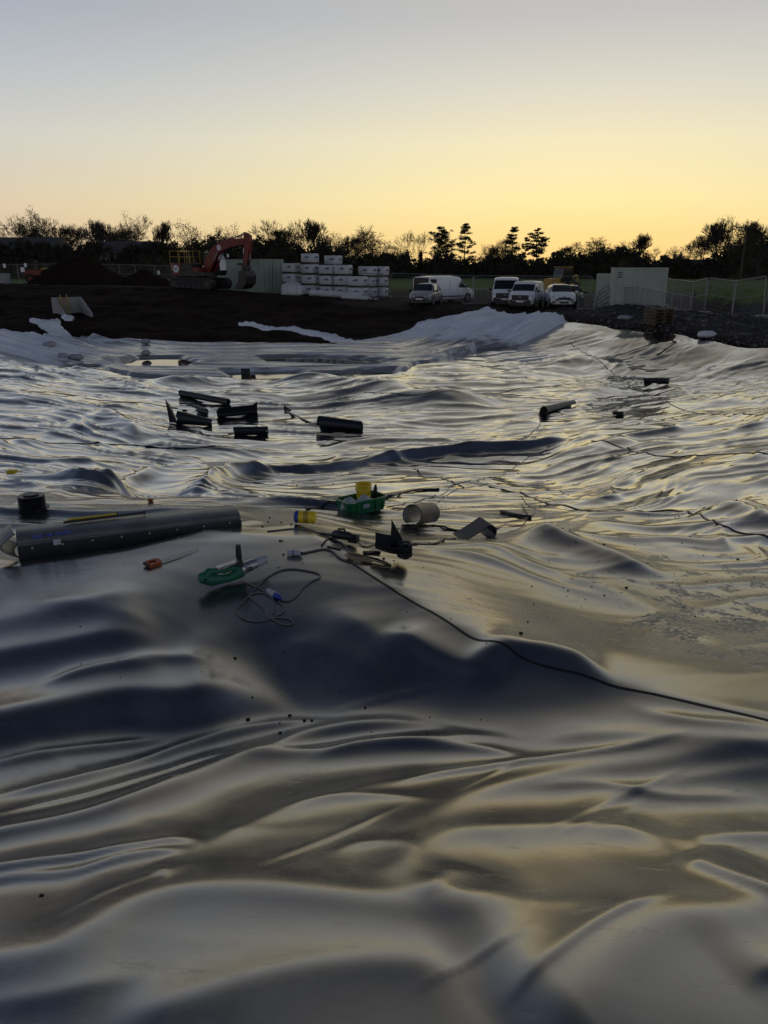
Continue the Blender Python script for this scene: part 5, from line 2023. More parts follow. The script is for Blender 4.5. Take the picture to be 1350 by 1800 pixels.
# ---------------------------------------------------------------- wooden pallet stack and stones on the right bank
p = G(1163, 578)
o = empty('pallet_stack', (p[0], p[1] + .6, gz(p[0], p[1] + .6)), R(12))
for k in range(5):
    m = MB()
    z = .02 + .15 * k
    for y in (-.48, -.24, 0, .24, .48):
        m.box((0, y, z + .125), (1.15, .12, .02))
    for x in (-.5, 0, .5):
        m.box((x, 0, z + .055), (.1, 1.06, .09))
    q = m.build('pallet', M_PALLET, o)
    q.rotation_euler = (0, 0, .05 * math.sin(k * 2.3))
for (x, y) in ((-.5, -.45), (.5, -.42)):
    MB().box((x, y, .45), (.05, .05, .95)).build('post', M_PALLET, o)
tag(o, 'small stack of dark wooden pallets on the rubble edge of the right bank', 'pallets')

M_STONE = simple('stones', (0.12, 0.112, 0.108), 0.9, scale=3, var=.4)
rs = np.random.RandomState(77)
sv, sf = [], []
ico = [(0, 0, 1), (.9, 0, .4), (.28, .85, .45), (-.72, .52, .4), (-.72, -.52, .5), (.28, -.85, .4), (.72, .52, -.4), (-.28, .85, -.4), (-.9, 0, -.4), (-.28, -.85, -.4), (.72, -.52, -.4), (0, 0, -1)]
icf = [(0, 1, 2), (0, 2, 3), (0, 3, 4), (0, 4, 5), (0, 5, 1), (1, 6, 2), (2, 7, 3), (3, 8, 4), (4, 9, 5), (5, 10, 1), (6, 7, 2), (7, 8, 3), (8, 9, 4), (9, 10, 5), (10, 6, 1), (6, 11, 7), (7, 11, 8), (8, 11, 9), (9, 11, 10), (10, 11, 6)]
ico = np.array(ico)
st_cnt = 0
while st_cnt < 1500:
    px = rs.uniform(1000, 1420); py = rs.uniform(556, 612)
    q = G(px, py)
    d = float(poly_sd(np.array([q[0]]), np.array([q[1]]), LINER_POLY)[0]) if False else 1
    crest_y = np.interp(px, [1000, 1100, 1163, 1260, 1350, 1420], [568, 580, 587, 602, 615, 625])
    if py > crest_y + 3:
        st_cnt += .05
        continue
    s = rs.uniform(.018, .06) * (1 + 1.5 * (rs.rand() < .05))
    V = ico * rs.uniform(.7, 1.3, (12, 1)) * s * np.array([1, 1, .7])
    sf += [tuple(i + len(sv) for i in f) for f in icf]
    sv += (V + np.array([q[0], q[1], gz(q[0], q[1]) + s * .3])).tolist()
    st_cnt += 1
me = bpy.data.meshes.new('rubble')
me.from_pydata(sv, [], sf); me.materials.append(M_STONE)
rb_o = bpy.data.objects.new('rubble', me); COL.objects.link(rb_o)
tag(rb_o, 'loose stones strewn along the right bank', 'rubble', kind='stuff')

# pale sack on the right bank
def sack(px, py, L, W, H, rz, mat, label, group='sandbags on the sheets', name='sandbag', yy=None, onl=False):
    q = G(px, py)
    z = gz(q[0], q[1]) if 'bank' in group else float(zbase(q[0], q[1])) + .10
    rr = random.Random(int(px * 7 + py))
    rings = []
    for i in range(9):
        t = -1 + 2 * i / 8
        k = (1 - abs(t) ** 3.2) ** .5 * .9 + .1
        ring_ = []
        for j in range(12):
            a = 2 * math.pi * j / 12
            ring_.append((t * L / 2, math.cos(a) * W / 2 * k * (1 + rr.uniform(-.06, .06)), H * .5 + math.sin(a) * H / 2 * k * (1 + rr.uniform(-.12, .12))))
        rings.append(ring_)
    o = empty(name, (q[0], q[1], z - .02), rz)
    MB().loft(rings).build('sack', mat, o, 'all')
    MB().tube([(L / 2 - .04, 0, H * .5), (L / 2 + .05, .02, H * .55)], [.035, .05], 8).build('tied_neck', mat, o)
    tag(o, label, 'sandbag', group)


M_SACK = simple('sack_cloth', (0.33, 0.33, 0.35), 0.85, scale=6, bump=.4)
M_SACKW = simple('sack_white', (0.62, 0.63, 0.66), 0.8, scale=6, bump=.4)
sack(1241, 594, .9, .5, .32, .2, M_SACKW, 'pale sack lying on the rubble at the top of the right bank', 'pale sacks on the bank')
sack(1098, 561, .8, .4, .25, -.3, M_SACK, 'grey sack on the bank in front of the crowd barriers', 'pale sacks on the bank')
for (px, py, lab) in [(88, 613, 'sandbag on the white fleece at far left'), (112, 634, 'left one of two sandbags touching on the fleece edge'),
                      (135, 636, 'right one of two sandbags touching on the fleece edge'), (256, 607, 'sandbag near the soil line above the first puddle'),
                      (257, 628, 'sandbag in the puddle on the fleece'), (868, 607, 'sandbag at the liner edge on the right-hand fleece')]:
    sack(px, py, .75, .45, .26, px * .3, M_SACK, lab)

# ---------------------------------------------------------------- concrete headwall with a yellow ladder
p = G(128, 560)
o = empty('concrete_headwall', (p[0] - .2, p[1] + .6, gz(p[0] - .2, p[1] + .6) - .25), R(38))
W, D, H = 1.75, 2.1, 1.35
MB().box((0, D / 2, H / 2), (W, .16, H)).build('back_wall', M_CONC, o)
for s in (-1, 1):
    MB().prism([(-D / 2, .12), (D / 2 - .08, .12), (D / 2 - .08, H), (D / 2 - .25, H), (-D / 2, .45)], s * (W / 2 - .07) - .08, s * (W / 2 - .07) + .08, axis='x').build('wing_wall', M_CONC, o)
MB().box((0, 0, .06), (W + .1, D, .13)).build('base_slab', M_CONC, o)
tag(o, 'pale concrete headwall with sloping wings set in the dark soil bank', 'headwall')
l = empty('ladder', o.location, R(38))
for s in (-.2, .2):
    MB().tube([(s - .2, .5, .12), (s - .2, .88, 1.5)], .035, 6).build('rail', M_YELLOW, l)
for k in range(5):
    f = (k + .6) / 5.2
    MB().tube([(-.4, .5 + .38 * f, .12 + 1.38 * f), (0, .5 + .38 * f, .12 + 1.38 * f)], .022, 6).build('rung', M_YELLOW, l)
tag(l, 'yellow ladder leaning inside the concrete headwall', 'ladder')


# ---------------------------------------------------------------- fleece scraps on the soil
def scrap(pts, wid, label, seed):
    w = resample([G(a, b)[:2] for a, b in pts], 60)
    n = len(w)
    g = []
    rs_ = np.random.RandomState(seed)
    for i in range(n):
        t = w[min(i + 1, n - 1)] - w[max(i - 1, 0)]
        t = t / (np.hypot(*t) + 1e-9)
        nn = np.array([-t[1], t[0]])
        ww = wid * (0.25 + 0.75 * math.sin(math.pi * (i + .5) / n) ** .5) * (1 + .35 * pn(np.array([i * .35]), np.array([seed * 1.1]), 2)[0])
        row = []
        for j in range(9):
            q = w[i] + nn * ww * (j / 8 - .5)
            z = max(gz(q[0], q[1]), float(zbase(q[0], q[1]))) + .10 + .16 * abs(pn(np.array([i * .3]), np.array([j * .6 + seed]), 5)[0]) - (.18 if j in (0, 8) else 0)
            row.append((q[0], q[1], z))
        g.append(row)
    m = MB().loft(g, closed=False, caps=False)
    s = m.build('fleece_scrap', M_FLEECE, None, 'all')
    a = s.data.attributes.new('wet', 'FLOAT', 'POINT')
    tag(s, label, 'fleece scrap', 'fleece scraps on the soil')


scrap([(420, 574), (450, 575), (480, 580), (515, 582), (550, 588), (580, 594), (605, 602), (640, 603)], .9, 'long thin strip of white fleece trailing up the soil bank', 3)
scrap([(56, 565), (70, 568), (84, 573), (96, 580), (112, 592), (125, 602)], 1.0, 'crumpled white fleece scrap left of the headwall', 9)
scrap([(78, 572), (92, 570), (104, 568)], .8, 'small flap of fleece at the top of the crumpled scrap', 12)
scrap([(735, 577), (742, 572), (752, 569), (760, 566)], .8, 'torn corner of fleece on the soil beside the right-hand sheet', 15)
scrap([(112, 563), (122, 565), (130, 566)], .6, 'tiny fleece scrap at the foot of the headwall', 21)

# ================================================================ THINGS LYING ON THE LINER
def Gl(px, py):
    """where a photo pixel meets the folded liner"""
    d = ray(px, py)
    g0 = G(px, py)
    t0 = g0[1] / d[1]
    ts = np.linspace(t0 * 0.80, t0 * 1.12, 240)
    P = np.array([0, 0, CAM_Z])[None] + d[None] * ts[:, None]
    dz = P[:, 2] - liner_z(P[:, 0], P[:, 1])
    k = int(np.argmax(dz < 0)) if (dz < 0).any() else len(ts) - 1
    k = max(k, 1)
    a, b = dz[k - 1], dz[k]
    t = ts[k - 1] + (ts[k] - ts[k - 1]) * (a / (a - b) if a > b else 1)
    return Vector(np.array([0, 0, CAM_Z]) + d * t)


def lzv(P):
    P = np.asarray(P, dtype=float)
    return liner_z(P[:, 0].copy(), P[:, 1].copy())


def ground_line(pxs, n=60, lift=0.012):
    w = resample([tuple(Gl(a, b))[:2] for a, b in pxs], n)
    z = lzv(w) + lift
    # a stiff line bridges small dips
    for _ in range(3):
        zs = z.copy()
        zs[1:-1] = (z[:-2] + z[1:-1] * 2 + z[2:]) / 4
        z = np.maximum(z, zs)
    return [Vector((a, b, c)) for (a, b), c in zip(w, z)]


M_CABLE = simple('cable_black', (0.02, 0.02, 0.022), 0.4, scale=20)
M_CABLEG = simple('cable_grey', (0.16, 0.155, 0.15), 0.5, scale=20)
M_LAP = simple('liner_edge', (0.010, 0.011, 0.014), 0.35, scale=10)
M_OFF = simple('liner_offcut', (0.010, 0.011, 0.015), 0.42, scale=5)
M_OFFG = simple('offcut_grey_face', (0.30, 0.30, 0.31), 0.35, scale=6)
M_GREEN = simple('green_plastic', (0.012, 0.16, 0.055), 0.35, scale=8)
M_GREEND = simple('green_housing', (0.012, 0.13, 0.065), 0.4, scale=9)
M_YEL = simple('yellow_plastic', (0.78, 0.55, 0.02), 0.35, scale=7, var=.12)
M_BLUEP = simple('blue_plastic', (0.02, 0.05, 0.32), 0.4, scale=9)
M_GREYP = simple('grey_plastic', (0.42, 0.43, 0.46), 0.45, scale=9)
M_STEEL = simple('bright_steel', (0.52, 0.50, 0.48), 0.32, 0.8, scale=12)
M_ORNG = simple('orange_plastic', (0.42, 0.085, 0.02), 0.4, scale=9)
M_TAN = simple('tan_cord', (0.30, 0.22, 0.14), 0.7, scale=20)
M_CLOTH = simple('pale_cloth', (0.55, 0.54, 0.52), 0.85, scale=9)
M_CLOD = simple('mud_clod', (0.020, 0.015, 0.012), 0.9, scale=9)

# ---------------------------------------------------------------- welded seams of the liner (parts of it)
def seam(pxs, width=.05, n=90, tracks=True, lift=.004, double=True):
    w = resample([tuple(Gl(a, b))[:2] for a, b in pxs], n)
    d = np.gradient(w, axis=0)
    d /= np.hypot(d[:, 0], d[:, 1])[:, None] + 1e-9
    nn = np.stack([-d[:, 1], d[:, 0]], 1)
    prof = [(-1.0, -.002), (-.85, .003), (-.55, .003), (-.45, -.0005), (-.1, -.0005), (0, .004), (.3, .004), (.42, 0.0), (.9, 0.0), (1.0, -.004)] if tracks else [(-1, -.004), (-.7, .006), (.3, .008), (1, -.004)]
    rows = []
    for o_, h in prof:
        q = w + nn * o_ * width
        z = lzv(q) + lift + h
        rows.append(np.column_stack([q, z]))
    g = [[tuple(rows[k][i]) for k in range(len(prof))] for i in range(len(w))]
    MB().loft(g, closed=False, caps=False).build('weld_seam', M_LAP, liner, 25)


seam([(610, 985), (690, 1036), (770, 1082), (850, 1126), (930, 1162), (1040, 1192), (1150, 1220), (1250, 1243), (1350, 1266), (1420, 1282)], .009, 180, True, .001)
seam([(860, 855), (920, 868), (960, 884), (1010, 894), (1060, 899), (1120, 898), (1190, 898), (1260, 920), (1350, 944), (1420, 960)], .018, 120, False)
seam([(1040, 775), (1090, 786), (1140, 797), (1170, 802), (1240, 800), (1300, 797), (1380, 799)], .03, 90, False)
seam([(0, 770), (80, 778), (150, 780), (220, 782), (320, 788), (400, 786)], .022, 90, False)
seam([(730, 825), (780, 842), (815, 857)], .016, 40, False)
seam([(150, 700), (250, 708), (330, 722)], .025, 50, False)
seam([(1000, 600), (1060, 640), (1130, 690), (1200, 720), (1350, 726)], .022, 80, False)
seam([(640, 690), (760, 688), (900, 685), (1000, 676)], .03, 60, False)


# ---------------------------------------------------------------- curled sheets: an open scroll swept along an axis
def sheet_strip(path_of_rows, thick):
    """rows: list of lists of points; gives the sheet a thickness along its normals"""
    g = np.array(path_of_rows, dtype=float)
    du = np.gradient(g, axis=0); dv = np.gradient(g, axis=1)
    nrm = np.cross(du, dv)
    nrm /= np.linalg.norm(nrm, axis=2)[:, :, None] + 1e-9
    a, b = g + nrm * thick / 2, g - nrm * thick / 2
    R_, C_ = g.shape[:2]
    V = np.concatenate([a.reshape(-1, 3), b.reshape(-1, 3)])
    N = R_ * C_
    F = []
    idx = lambda i, j, s: s * N + i * C_ + j
    for i in range(R_ - 1):
        for j in range(C_ - 1):
            F.append((idx(i, j, 0), idx(i, j + 1, 0), idx(i + 1, j + 1, 0), idx(i + 1, j, 0)))
            F.append((idx(i, j, 1), idx(i + 1, j, 1), idx(i + 1, j + 1, 1), idx(i, j + 1, 1)))
    for i in range(R_ - 1):
        for j in (0, C_ - 1):
            F.append((idx(i, j, 0), idx(i + 1, j, 0), idx(i + 1, j, 1), idx(i, j, 1)))
    for j in range(C_ - 1):
        for i in (0, R_ - 1):
            F.append((idx(i, j, 0), idx(i, j + 1, 0), idx(i, j + 1, 1), idx(i, j, 1)))
    return V.tolist(), F


def scroll(p0, p1, r, a0, a1, label, mat, grow=0.0, flap=0.0, taper=1.0, inner=None, thick=.006, group='black liner offcuts', name='liner_offcut', cat='liner offcut', up=0.0, skew=0.0):
    """curled offcut: axis from pixel p0 to p1, curl angle a0..a1 (degrees, 0 = away side, 90 = top), flat flap length"""
    A = Gl(*p0); B = Gl(*p1)
    ax = (B - A); L = ax.length
    ax.normalize()
    side = Vector((-ax.y, ax.x, 0)).normalized()
    upv = ax.cross(side)
    if upv.z < 0: upv = -upv
    rows = []
    n = 26
    M = 10
    for i in range(M + 1):
        f = i / M
        rr = r * (1 + (taper - 1) * f)
        c = A.lerp(B, f) + upv * (rr * .96 + up)
        row = []
        if flap > 0:
            an = R(a0)
            st_ = c + side * math.cos(an) * rr * 1.0 + upv * math.sin(an) * rr
            tg = (side * math.sin(an) - upv * math.cos(an))
            for k in range(5, 0, -1):
                row.append(st_ + tg * flap * k / 5 * (1 + skew * (f - .5)))
        for k in range(n + 1):
            q = k / n
            an = R(a0 + (a1 - a0) * q)
            rk = rr * (1 + grow * q)
            row.append(c + side * math.cos(an) * rk + upv * math.sin(an) * rk + ax * .02 * math.sin(5 * q + 2 * f))
        rows.append([tuple(v) for v in row])
    V, F = sheet_strip(rows, thick)
    o = empty(name, A)
    m = MB(); m.v = [tuple(Vector(v) - A) for v in V]; m.f = F
    m.build('curled_sheet', mat, o, 40)
    if inner is not None:
        g = [[tuple(Vector(p) - A) for p in row] for row in rows]
        gn = np.array(g)
        cc = np.array([tuple(A.lerp(B, i / M) + upv * r * .96 - A) for i in range(M + 1)])
        gi = gn + (cc[:, None, :] - gn) * (.06)
        MB().loft([[tuple(p) for p in row] for row in gi], closed=False, caps=False).build('pale_inner_face', inner, o, 'all')
    tag(o, label, cat, group)
    return o


# the group of offcuts in the basin
scroll((318, 696), (402, 712), .095, -200, 160, 'long black roll, farthest of the offcuts in the basin', M_OFF, .1)
scroll((382, 734), (450, 727), .105, -160, 200, 'black roll with a raised flap at its right end', M_OFF, .1, flap=.25)
scroll((310, 744), (372, 748), .17, 20, 250, 'half-open black offcut with its edge standing up, leftmost of the offcuts', M_OFF, .1, flap=.1, taper=.5)
scroll((411, 765), (470, 764), .105, -180, 170, 'short straight black roll, nearest of the offcuts in the basin', M_OFF, .05)
scroll((560, 752), (636, 758), .16, -40, 200, 'big folded black offcut lying alone right of the other offcuts', M_OFF, .15, flap=.5, taper=.8)
scroll((340, 722), (362, 730), .09, -100, 150, 'small black offcut in the middle of the group of rolls', M_OFF, .3)
# upright thin edge and small pieces
def blade(pxs, label, mat=M_OFF, thick=.012, name='liner_offcut'):
    """flat scrap: polygon whose corners are (pixel x, pixel y, height above the liner)"""
    P = [Gl(a, b) + Vector((0, 0, h)) for a, b, h in pxs]
    c = P[0].copy()
    nrm = (P[1] - P[0]).cross(P[2] - P[0]).normalized() * thick
    vs = [tuple(p - c) for p in P] + [tuple(p - c + nrm) for p in P]
    n = len(P)
    fs = [tuple(range(n)), tuple(range(2 * n - 1, n - 1, -1))] + [(i, (i + 1) % n, n + (i + 1) % n, n + i) for i in range(n)]
    m = MB().add(vs, fs)
    o = m.build(name, mat)
    o.location = c
    tag(o, label, 'liner offcut', 'black liner offcuts')
    return o


blade([(298, 742, 0), (312, 744, 0), (304, 742, .42), (294, 742, .62)], 'narrow upright black blade beside the half-open offcut')
blade([(434, 726, .02), (452, 724, .02), (453, 726, .34), (446, 726, .26)], 'upright black flap at the end of the raised-flap roll')
blade([(499, 719, 0), (513, 722, .0), (500, 719, .12)], 'tiny black triangle between the rolls and the big folded offcut')
blade([(500, 720, .005), (548, 742, .005), (546, 744, .015), (499, 723, .015)], 'thin black strip running from the tiny triangle towards the big folded offcut')
blade([(424, 659, 0), (440, 659, 0), (440, 659, .28), (424, 659, .28)], 'small dark block standing in the far puddle', thick=.08)
scroll((1132, 672), (1174, 672), .075, -180, 175, 'black bundle of offcuts lying on the right-hand slope', M_OFF, .3)
scroll((955, 728), (1008, 711), .11, 10, 200, 'black tapering strip bent over a fold right of the basin centre', M_OFF, .2, flap=.12, taper=.6)
scroll((1080, 733), (1096, 733), .07, -150, 170, 'tiny black offcut low on the right-hand slope', M_OFF, .2)

# grey curled offcuts by the tools
scroll((722, 922), (755, 916), .105, -60, 235, 'grey curled sheet offcut, open end towards the green tray', M_OFF, .12, inner=M_OFFG, group='curled offcuts by the tools')
# arched strip
def arch_strip(p0, p1, h, width, label):
    A, B = Gl(*p0), Gl(*p1)
    d = (B - A); L = d.length; d.normalize()
    s = Vector((-d.y, d.x, 0)).normalized()
    rows = []
    for i in range(25):
        t = i / 24
        if t < .72:
            q = t / .72
            c = A + d * (L * q) + Vector((0, 0, h * (q ** 1.3) * (1.0 - .08 * q) + .01))
        else:
            q = (t - .72) / .28 * math.pi * 1.05
            c = A + d * (L + math.sin(q) * h * .36) + Vector((0, 0, h * .92 - (1 - math.cos(q)) * h * .40))
        rows.append([tuple(c + s * width * (k / 4 - .5) - A) for k in range(5)])
    V, F = sheet_strip(rows, .008)
    m = MB(); m.v = [tuple(v) for v in V]; m.f = F
    o = empty('liner_offcut', A)
    m.build('arched_sheet', M_OFF, o, 40)
    tag(o, label, 'liner offcut', 'curled offcuts by the tools')


arch_strip((804, 946), (852, 944), .18, .26, 'arched blue-black strip springing up from the liner, rightmost of the curled offcuts')

# folded black offcut with a pointed fin
A = Gl(690, 984)
o = empty('folded_offcut', A, 0, .8)
k_ = A.y / 1000.0     # metres per pixel-ish helper at this distance
u = 1.25 * 1.07 * A.y / F_PX
rows = []
for i in range(13):
    f = i / 12
    x = (-30 + 62 * f) * u
    sag = .10 * math.sin(math.pi * f)
    rows.append([(x, (-.16 + .08 * j) * (1 - .5 * abs(f - .5)), .06 + .10 * (abs(j - 2) / 2) ** 2 + .05 * (1 - f) - .5 * sag * .4) for j in range(5)])
V, F = sheet_strip(rows, .012)
m = MB(); m.v = [tuple(v) for v in V]; m.f = F
m.build('bowl', M_OFF, o, 40)
m = MB().prism([(-4 * u, .10), (24 * u, .08), (20 * u, .16), (8 * u, .27), (-2 * u, .36)], .02, .035)
m.build('fin', M_OFF, o)
m = MB().tube([(22 * u + .05 * math.cos(t), -.06, .10 + .065 * math.sin(t)) for t in np.linspace(0, 2 * math.pi, 22)], .011, 6)
m.build('loop_handle', M_OFF, o, True)
MB().box((21 * u, .03, .10), (.13, .16, .16), bevel=.03).build('block', M_BLACKP, o)
tag(o, 'folded black offcut with a pointed fin and loop, nearest of the pieces by the tools', 'liner offcut')

# ---------------------------------------------------------------- long boxy grey roll at the left
A, B = Gl(34, 985), Gl(424, 924)
ax = (B - A); L = ax.length; ax.normalize()
side = Vector((-ax.y, ax.x, 0)).normalized()
o = empty('folded_sheet_box', A)
loc_ = lambda t, s, z: tuple(ax * t + side * s + Vector((0, 0, z)))
# cross-section: front leg, rounded top, back leg
def sect(h, d):
    pts = [(0.0, 0.0), (-.005, h * .30), (0.0, h * .55), (.02, h * .72)]
    for i in range(9):
        a = math.pi - math.pi * i / 8 * .55
        pts.append((.16 * d / .4 + .15 * d / .4 * math.cos(a), h * .74 + h * .26 * math.sin(a)))
    pts += [(d * .8, h * .93), (d, h * .80), (d * 1.02, h * .4), (d * 1.02, 0)]
    return pts
rows = []
N = 24
for i in range(N + 1):
    f = i / N
    h = .20 + (.125 - .20) * f
    d = .32
    z0 = -.03
    rows.append([loc_(L * f, s + .008 * math.sin(9 * f), z + z0) for s, z in sect(h, d)])
V, F = sheet_strip(rows, .010)
m = MB(); m.v = [tuple(v) for v in V]; m.f = F
M_BOXG = simple('dusty_grey_sheet', (0.13, 0.13, 0.135), 0.42, scale=4, var=.35)
sh = m.build('folded_sheet', M_BOXG, o, 40)
# black batten with rivets along the front
rows = []
for i in range(N + 1):
    f = i / N
    h = .20 + (.125 - .20) * f
    z0 = -.03
    rows.append([loc_(L * f, -.012 - .006 * (j == 1), z0 + h * zz) for j, zz in enumerate((.02, .36, .66))])
V, F = sheet_strip(rows, .008)
m = MB(); m.v = [tuple(v) for v in V]; m.f = F
bt = m.build('black_strip', M_OFF, o, 40)
for i in range(8):
    f = .06 + .88 * i / 7
    h = .20 + (.125 - .20) * f
    z0 = -.03
    c = Vector(loc_(L * f, -.026, z0 + h * .58))
    MB().cyl(c, c - side * .006, .008, 8).build('rivet', M_STEEL, bt)
# end flap bulging to the left
rows = []
for i in range(9):
    f = i / 8
    rows.append([loc_(-.10 * math.sin(math.pi * (j / 8)) - .015 * i * (1 - f), .31 * f, .02 + .18 * j / 8 * (1 - .25 * (f - .5) ** 2)) for j in range(9)])
V, F = sheet_strip(rows, .008)
m = MB(); m.v = [tuple(v) for v in V]; m.f = F
m.build('end_flap', M_BOXG, o, 40)
mk = MB()
for (t0, t1) in ((.13, .22), (.25, .30), (.32, .45)):
    c0 = Vector(loc_((t0 + t1) / 2 * L * .5, -.004, .150))
    mk.box((0, 0, 0), ((t1 - t0) * L * .5, .006, .022), M=Matrix.Translation(c0) @ Matrix.Rotation(math.atan2(ax.y, ax.x), 4, 'Z') @ Matrix.Rotation(R(-14), 4, 'X'))
mk.build('blue_marker_line', M_BLUEP, o)
c0 = Vector(loc_(.25, -.03, .10))
MB().box((0, 0, 0), (.05, .004, .04), M=Matrix.Translation(c0) @ Matrix.Rotation(math.atan2(ax.y, ax.x), 4, 'Z')).build('paper_tag', M_GREYP, bt)
tag(o, 'long boxy folded sheet, grey on top with a riveted black front, at left', 'folded sheet')

# rods lying on top of it
def rod_on_box(t0, t1, s0, s1, r, mat, label):
    r_ = []
    for t, s in ((t0, s0), (t1, s1)):
        f = t
        h = .20 + (.125 - .20) * f
        z0 = -.03
        r_.append(Vector(loc_(L * f, s, z0 + h * 1.0 + r + .012)) + A)
    p = empty('rod', r_[0])
    MB().tube([Vector((0, 0, 0)), (r_[1] - r_[0]) * .5, r_[1] - r_[0]], r, 8).build('shaft', mat, p, True)
    MB().tube([r_[1] - r_[0], (r_[1] - r_[0]) * 1.02], r * 1.5, 8).build('end_cap', M_BLACKP, p)
    tag(p, label, 'rod', 'rods on the folded sheet')


rod_on_box(.20, .56, .15, .20, .009, M_BLACKP, 'black rod lying along the top of the boxy folded sheet')
rod_on_box(.22, .44, .21, .24, .008, M_YEL, 'yellow rod beside the black one on the boxy folded sheet')

# spool of black cord behind its left end
A2 = Gl(46, 905)
o = empty('cord_spool', A2 + Vector((0, .16, .02)))
r, h = .135, .125
prof = [(.02, .012), (r * .95, .012)]
nst = 11
for i in range(nst):
    z = .015 + h * i / nst
    prof += [(r * .93, z), (r, z + h / nst * .5), (r * .93, z + h / nst)]
prof += [(r * .5, h + .016), (.02, h + .016)]
MB().lathe(prof, 32).build('wound_cord', M_CABLE, o, 30)
MB().lathe([(r * 1.18, 0), (r * 1.18, .010), (.01, .011)], 32).build('bottom_flange', M_BLACKP, o)
MB().lathe([(.05, h + .018), (r * .55, h + .018), (r * .55, h + .03), (.05, h + .03)], 24).build('hub', M_BLACKP, o)
tag(o, 'black spool of cord behind the left end of the boxy folded sheet', 'spool')

# ---------------------------------------------------------------- hand saw with an orange handle
A3, B3 = Gl(262, 996), Gl(350, 966)
o = empty('hand_saw', A3 + Vector((0, 0, .008)), 0, .70)
d = (B3 - A3); L3 = d.length / .70
o.rotation_euler = (R(8), -math.asin(max(-1, min(1, d.z / L3))), math.atan2(d.y, d.x))
MB().prism([(.08, -.03), (L3, -.005), (L3, .011), (.08, .04)], 0.004, .0065, axis='z').build('blade', M_STEEL, o)
hd = MB()
outer = [(-.015, -.04), (.08, -.04), (.12, -.024), (.12, .04), (.088, .056), (.0, .06), (-.024, .032)]
inn = [(.012, -.018), (.072, -.018), (.08, -.008), (.076, .028), (.06, .036), (.008, .038), (.0, .024)]
n = 7
vs = [(a, b, z) for z in (-.008, .022) for a, b in outer] + [(a, b, z) for z in (-.008, .022) for a, b in inn]
fs = []
for i in range(n):
    j = (i + 1) % n
    fs += [(i, j, 7 + j, 7 + i), (14 + i, 21 + i, 21 + j, 14 + j), (7 + i, 7 + j, 21 + j, 21 + i), (i, 14 + i, 14 + j, j)]
hd.add(vs, fs).build('handle', M_ORNG, o)
MB().box((-.015, .01, .008), (.03, .09, .034), bevel=.008).build('grip', M_BLACKP, o)
tag(o, 'hand saw with an orange handle and long tapering blade', 'saw')

# ---------------------------------------------------------------- green hot-air welder with knob handle
A4 = Gl(400, 1027)
o = empty('hot_air_welder', A4 + Vector((0, 0, .012)), R(30), .92)
u4 = A4.y * 1.08 / F_PX      # metres per photo pixel here
# motor housing and loop handle in one green shell
m = MB()
path = [(-.15, 0, .06), (-.11, 0, .045), (-.05, 0, .035), (.01, 0, .032), (.06, 0, .045), (.10, 0, .065)]
m.tube(path, [.040, .046, .034, .030, .036, .046], 12)
m.build('lower_housing', M_GREEND, o, True)
MB().tube([(-.15, 0, .07), (-.12, 0, .105), (-.05, .0, .095), (-.01, 0, .085), (.04, 0, .10), (.09, 0, .085)], [.036, .026, .018, .017, .02, .035], 10).build('loop_handle', M_GREEND, o, True)
MB().tube([(-.165, 0, .068), (-.19, 0, .07)], [.042, .03], 12).build('rear_cap', M_GREEND, o, True)
MB().tube([(.10, 0, .075), (.155, 0, .088), (.21, 0, .10)], [.043, .040, .036], 14).build('heater_barrel', M_STEEL, o, True)
MB().tube([(.21, 0, .10), (.245, 0, .108), (.285, 0, .115)], [.034, .036, .030], 12).build('nozzle', M_GREYP, o, True)
MB().tube([(.10, 0, .10), (.095, 0, .15)], .016, 8).build('handle_bracket', M_DARKM, o)
MB().tube([(.095, 0, .14), (.09, 0, .17), (.09, 0, .22), (.09, 0, .255)], [.016, .021, .019, .016], 10).build('knob_handle', M_BLACKP, o, True)
MB().box((.03, 0, .125), (.16, .045, .014), M=Matrix.Rotation(R(-8), 4, 'Y')).build('top_plate', M_STEEL, o)
MB().box((.085, -.02, .13), (.035, .05, .05), bevel=.01).build('clamp', M_DARKM, o)
for k in range(4):
    MB().box((.125 + .012 * k, -.040, .085), (.004, .012, .03)).build('vent_slot', M_BLACKP, o)
tag(o, 'green hand-held hot-air welder with black knob handle on the dark slope', 'hot-air welder')

# its cable with blue couplers
Z3 = lambda x, y: (340 + x * .1926, 960 + y * .1926)


def cable(pts, r, mat, label, cat='cable', n=110, name='cable', group=None):
    P = ground_line(pts, n, r * 1.0)
    c = P[0].copy()
    o = MB().tube([p - c for p in P], r, 7).build(name, mat, None, 'all')
    o.location = c
    tag(o, label, cat, group)
    return o


cable([Z3(*p) for p in [(330, 360), (400, 350), (470, 340), (560, 370), (640, 415), (700, 440)]], .0050, M_CABLEG, 'short lead from the hot-air welder to its coupler', n=50)
cable([Z3(*p) for p in [(790, 490), (860, 505), (940, 460), (1000, 385), (1080, 325), (1150, 295), (1145, 258), (1040, 230), (900, 214), (780, 232), (660, 300), (570, 390), (510, 460), (440, 530), (395, 590), (430, 650),
                        (520, 688), (640, 688), (720, 662), (800, 660), (880, 672), (912, 700), (880, 724), (800, 715), (740, 680), (680, 650), (640, 580), (560, 510), (515, 470), (540, 440), (620, 432), (700, 460), (738, 520),
                        (728, 600), (705, 650), (780, 632), (828, 592), (812, 545), (775, 510)]], .0050, M_CABLEG, 'looped grey cable coiled on the slope below the hot-air welder', n=300)


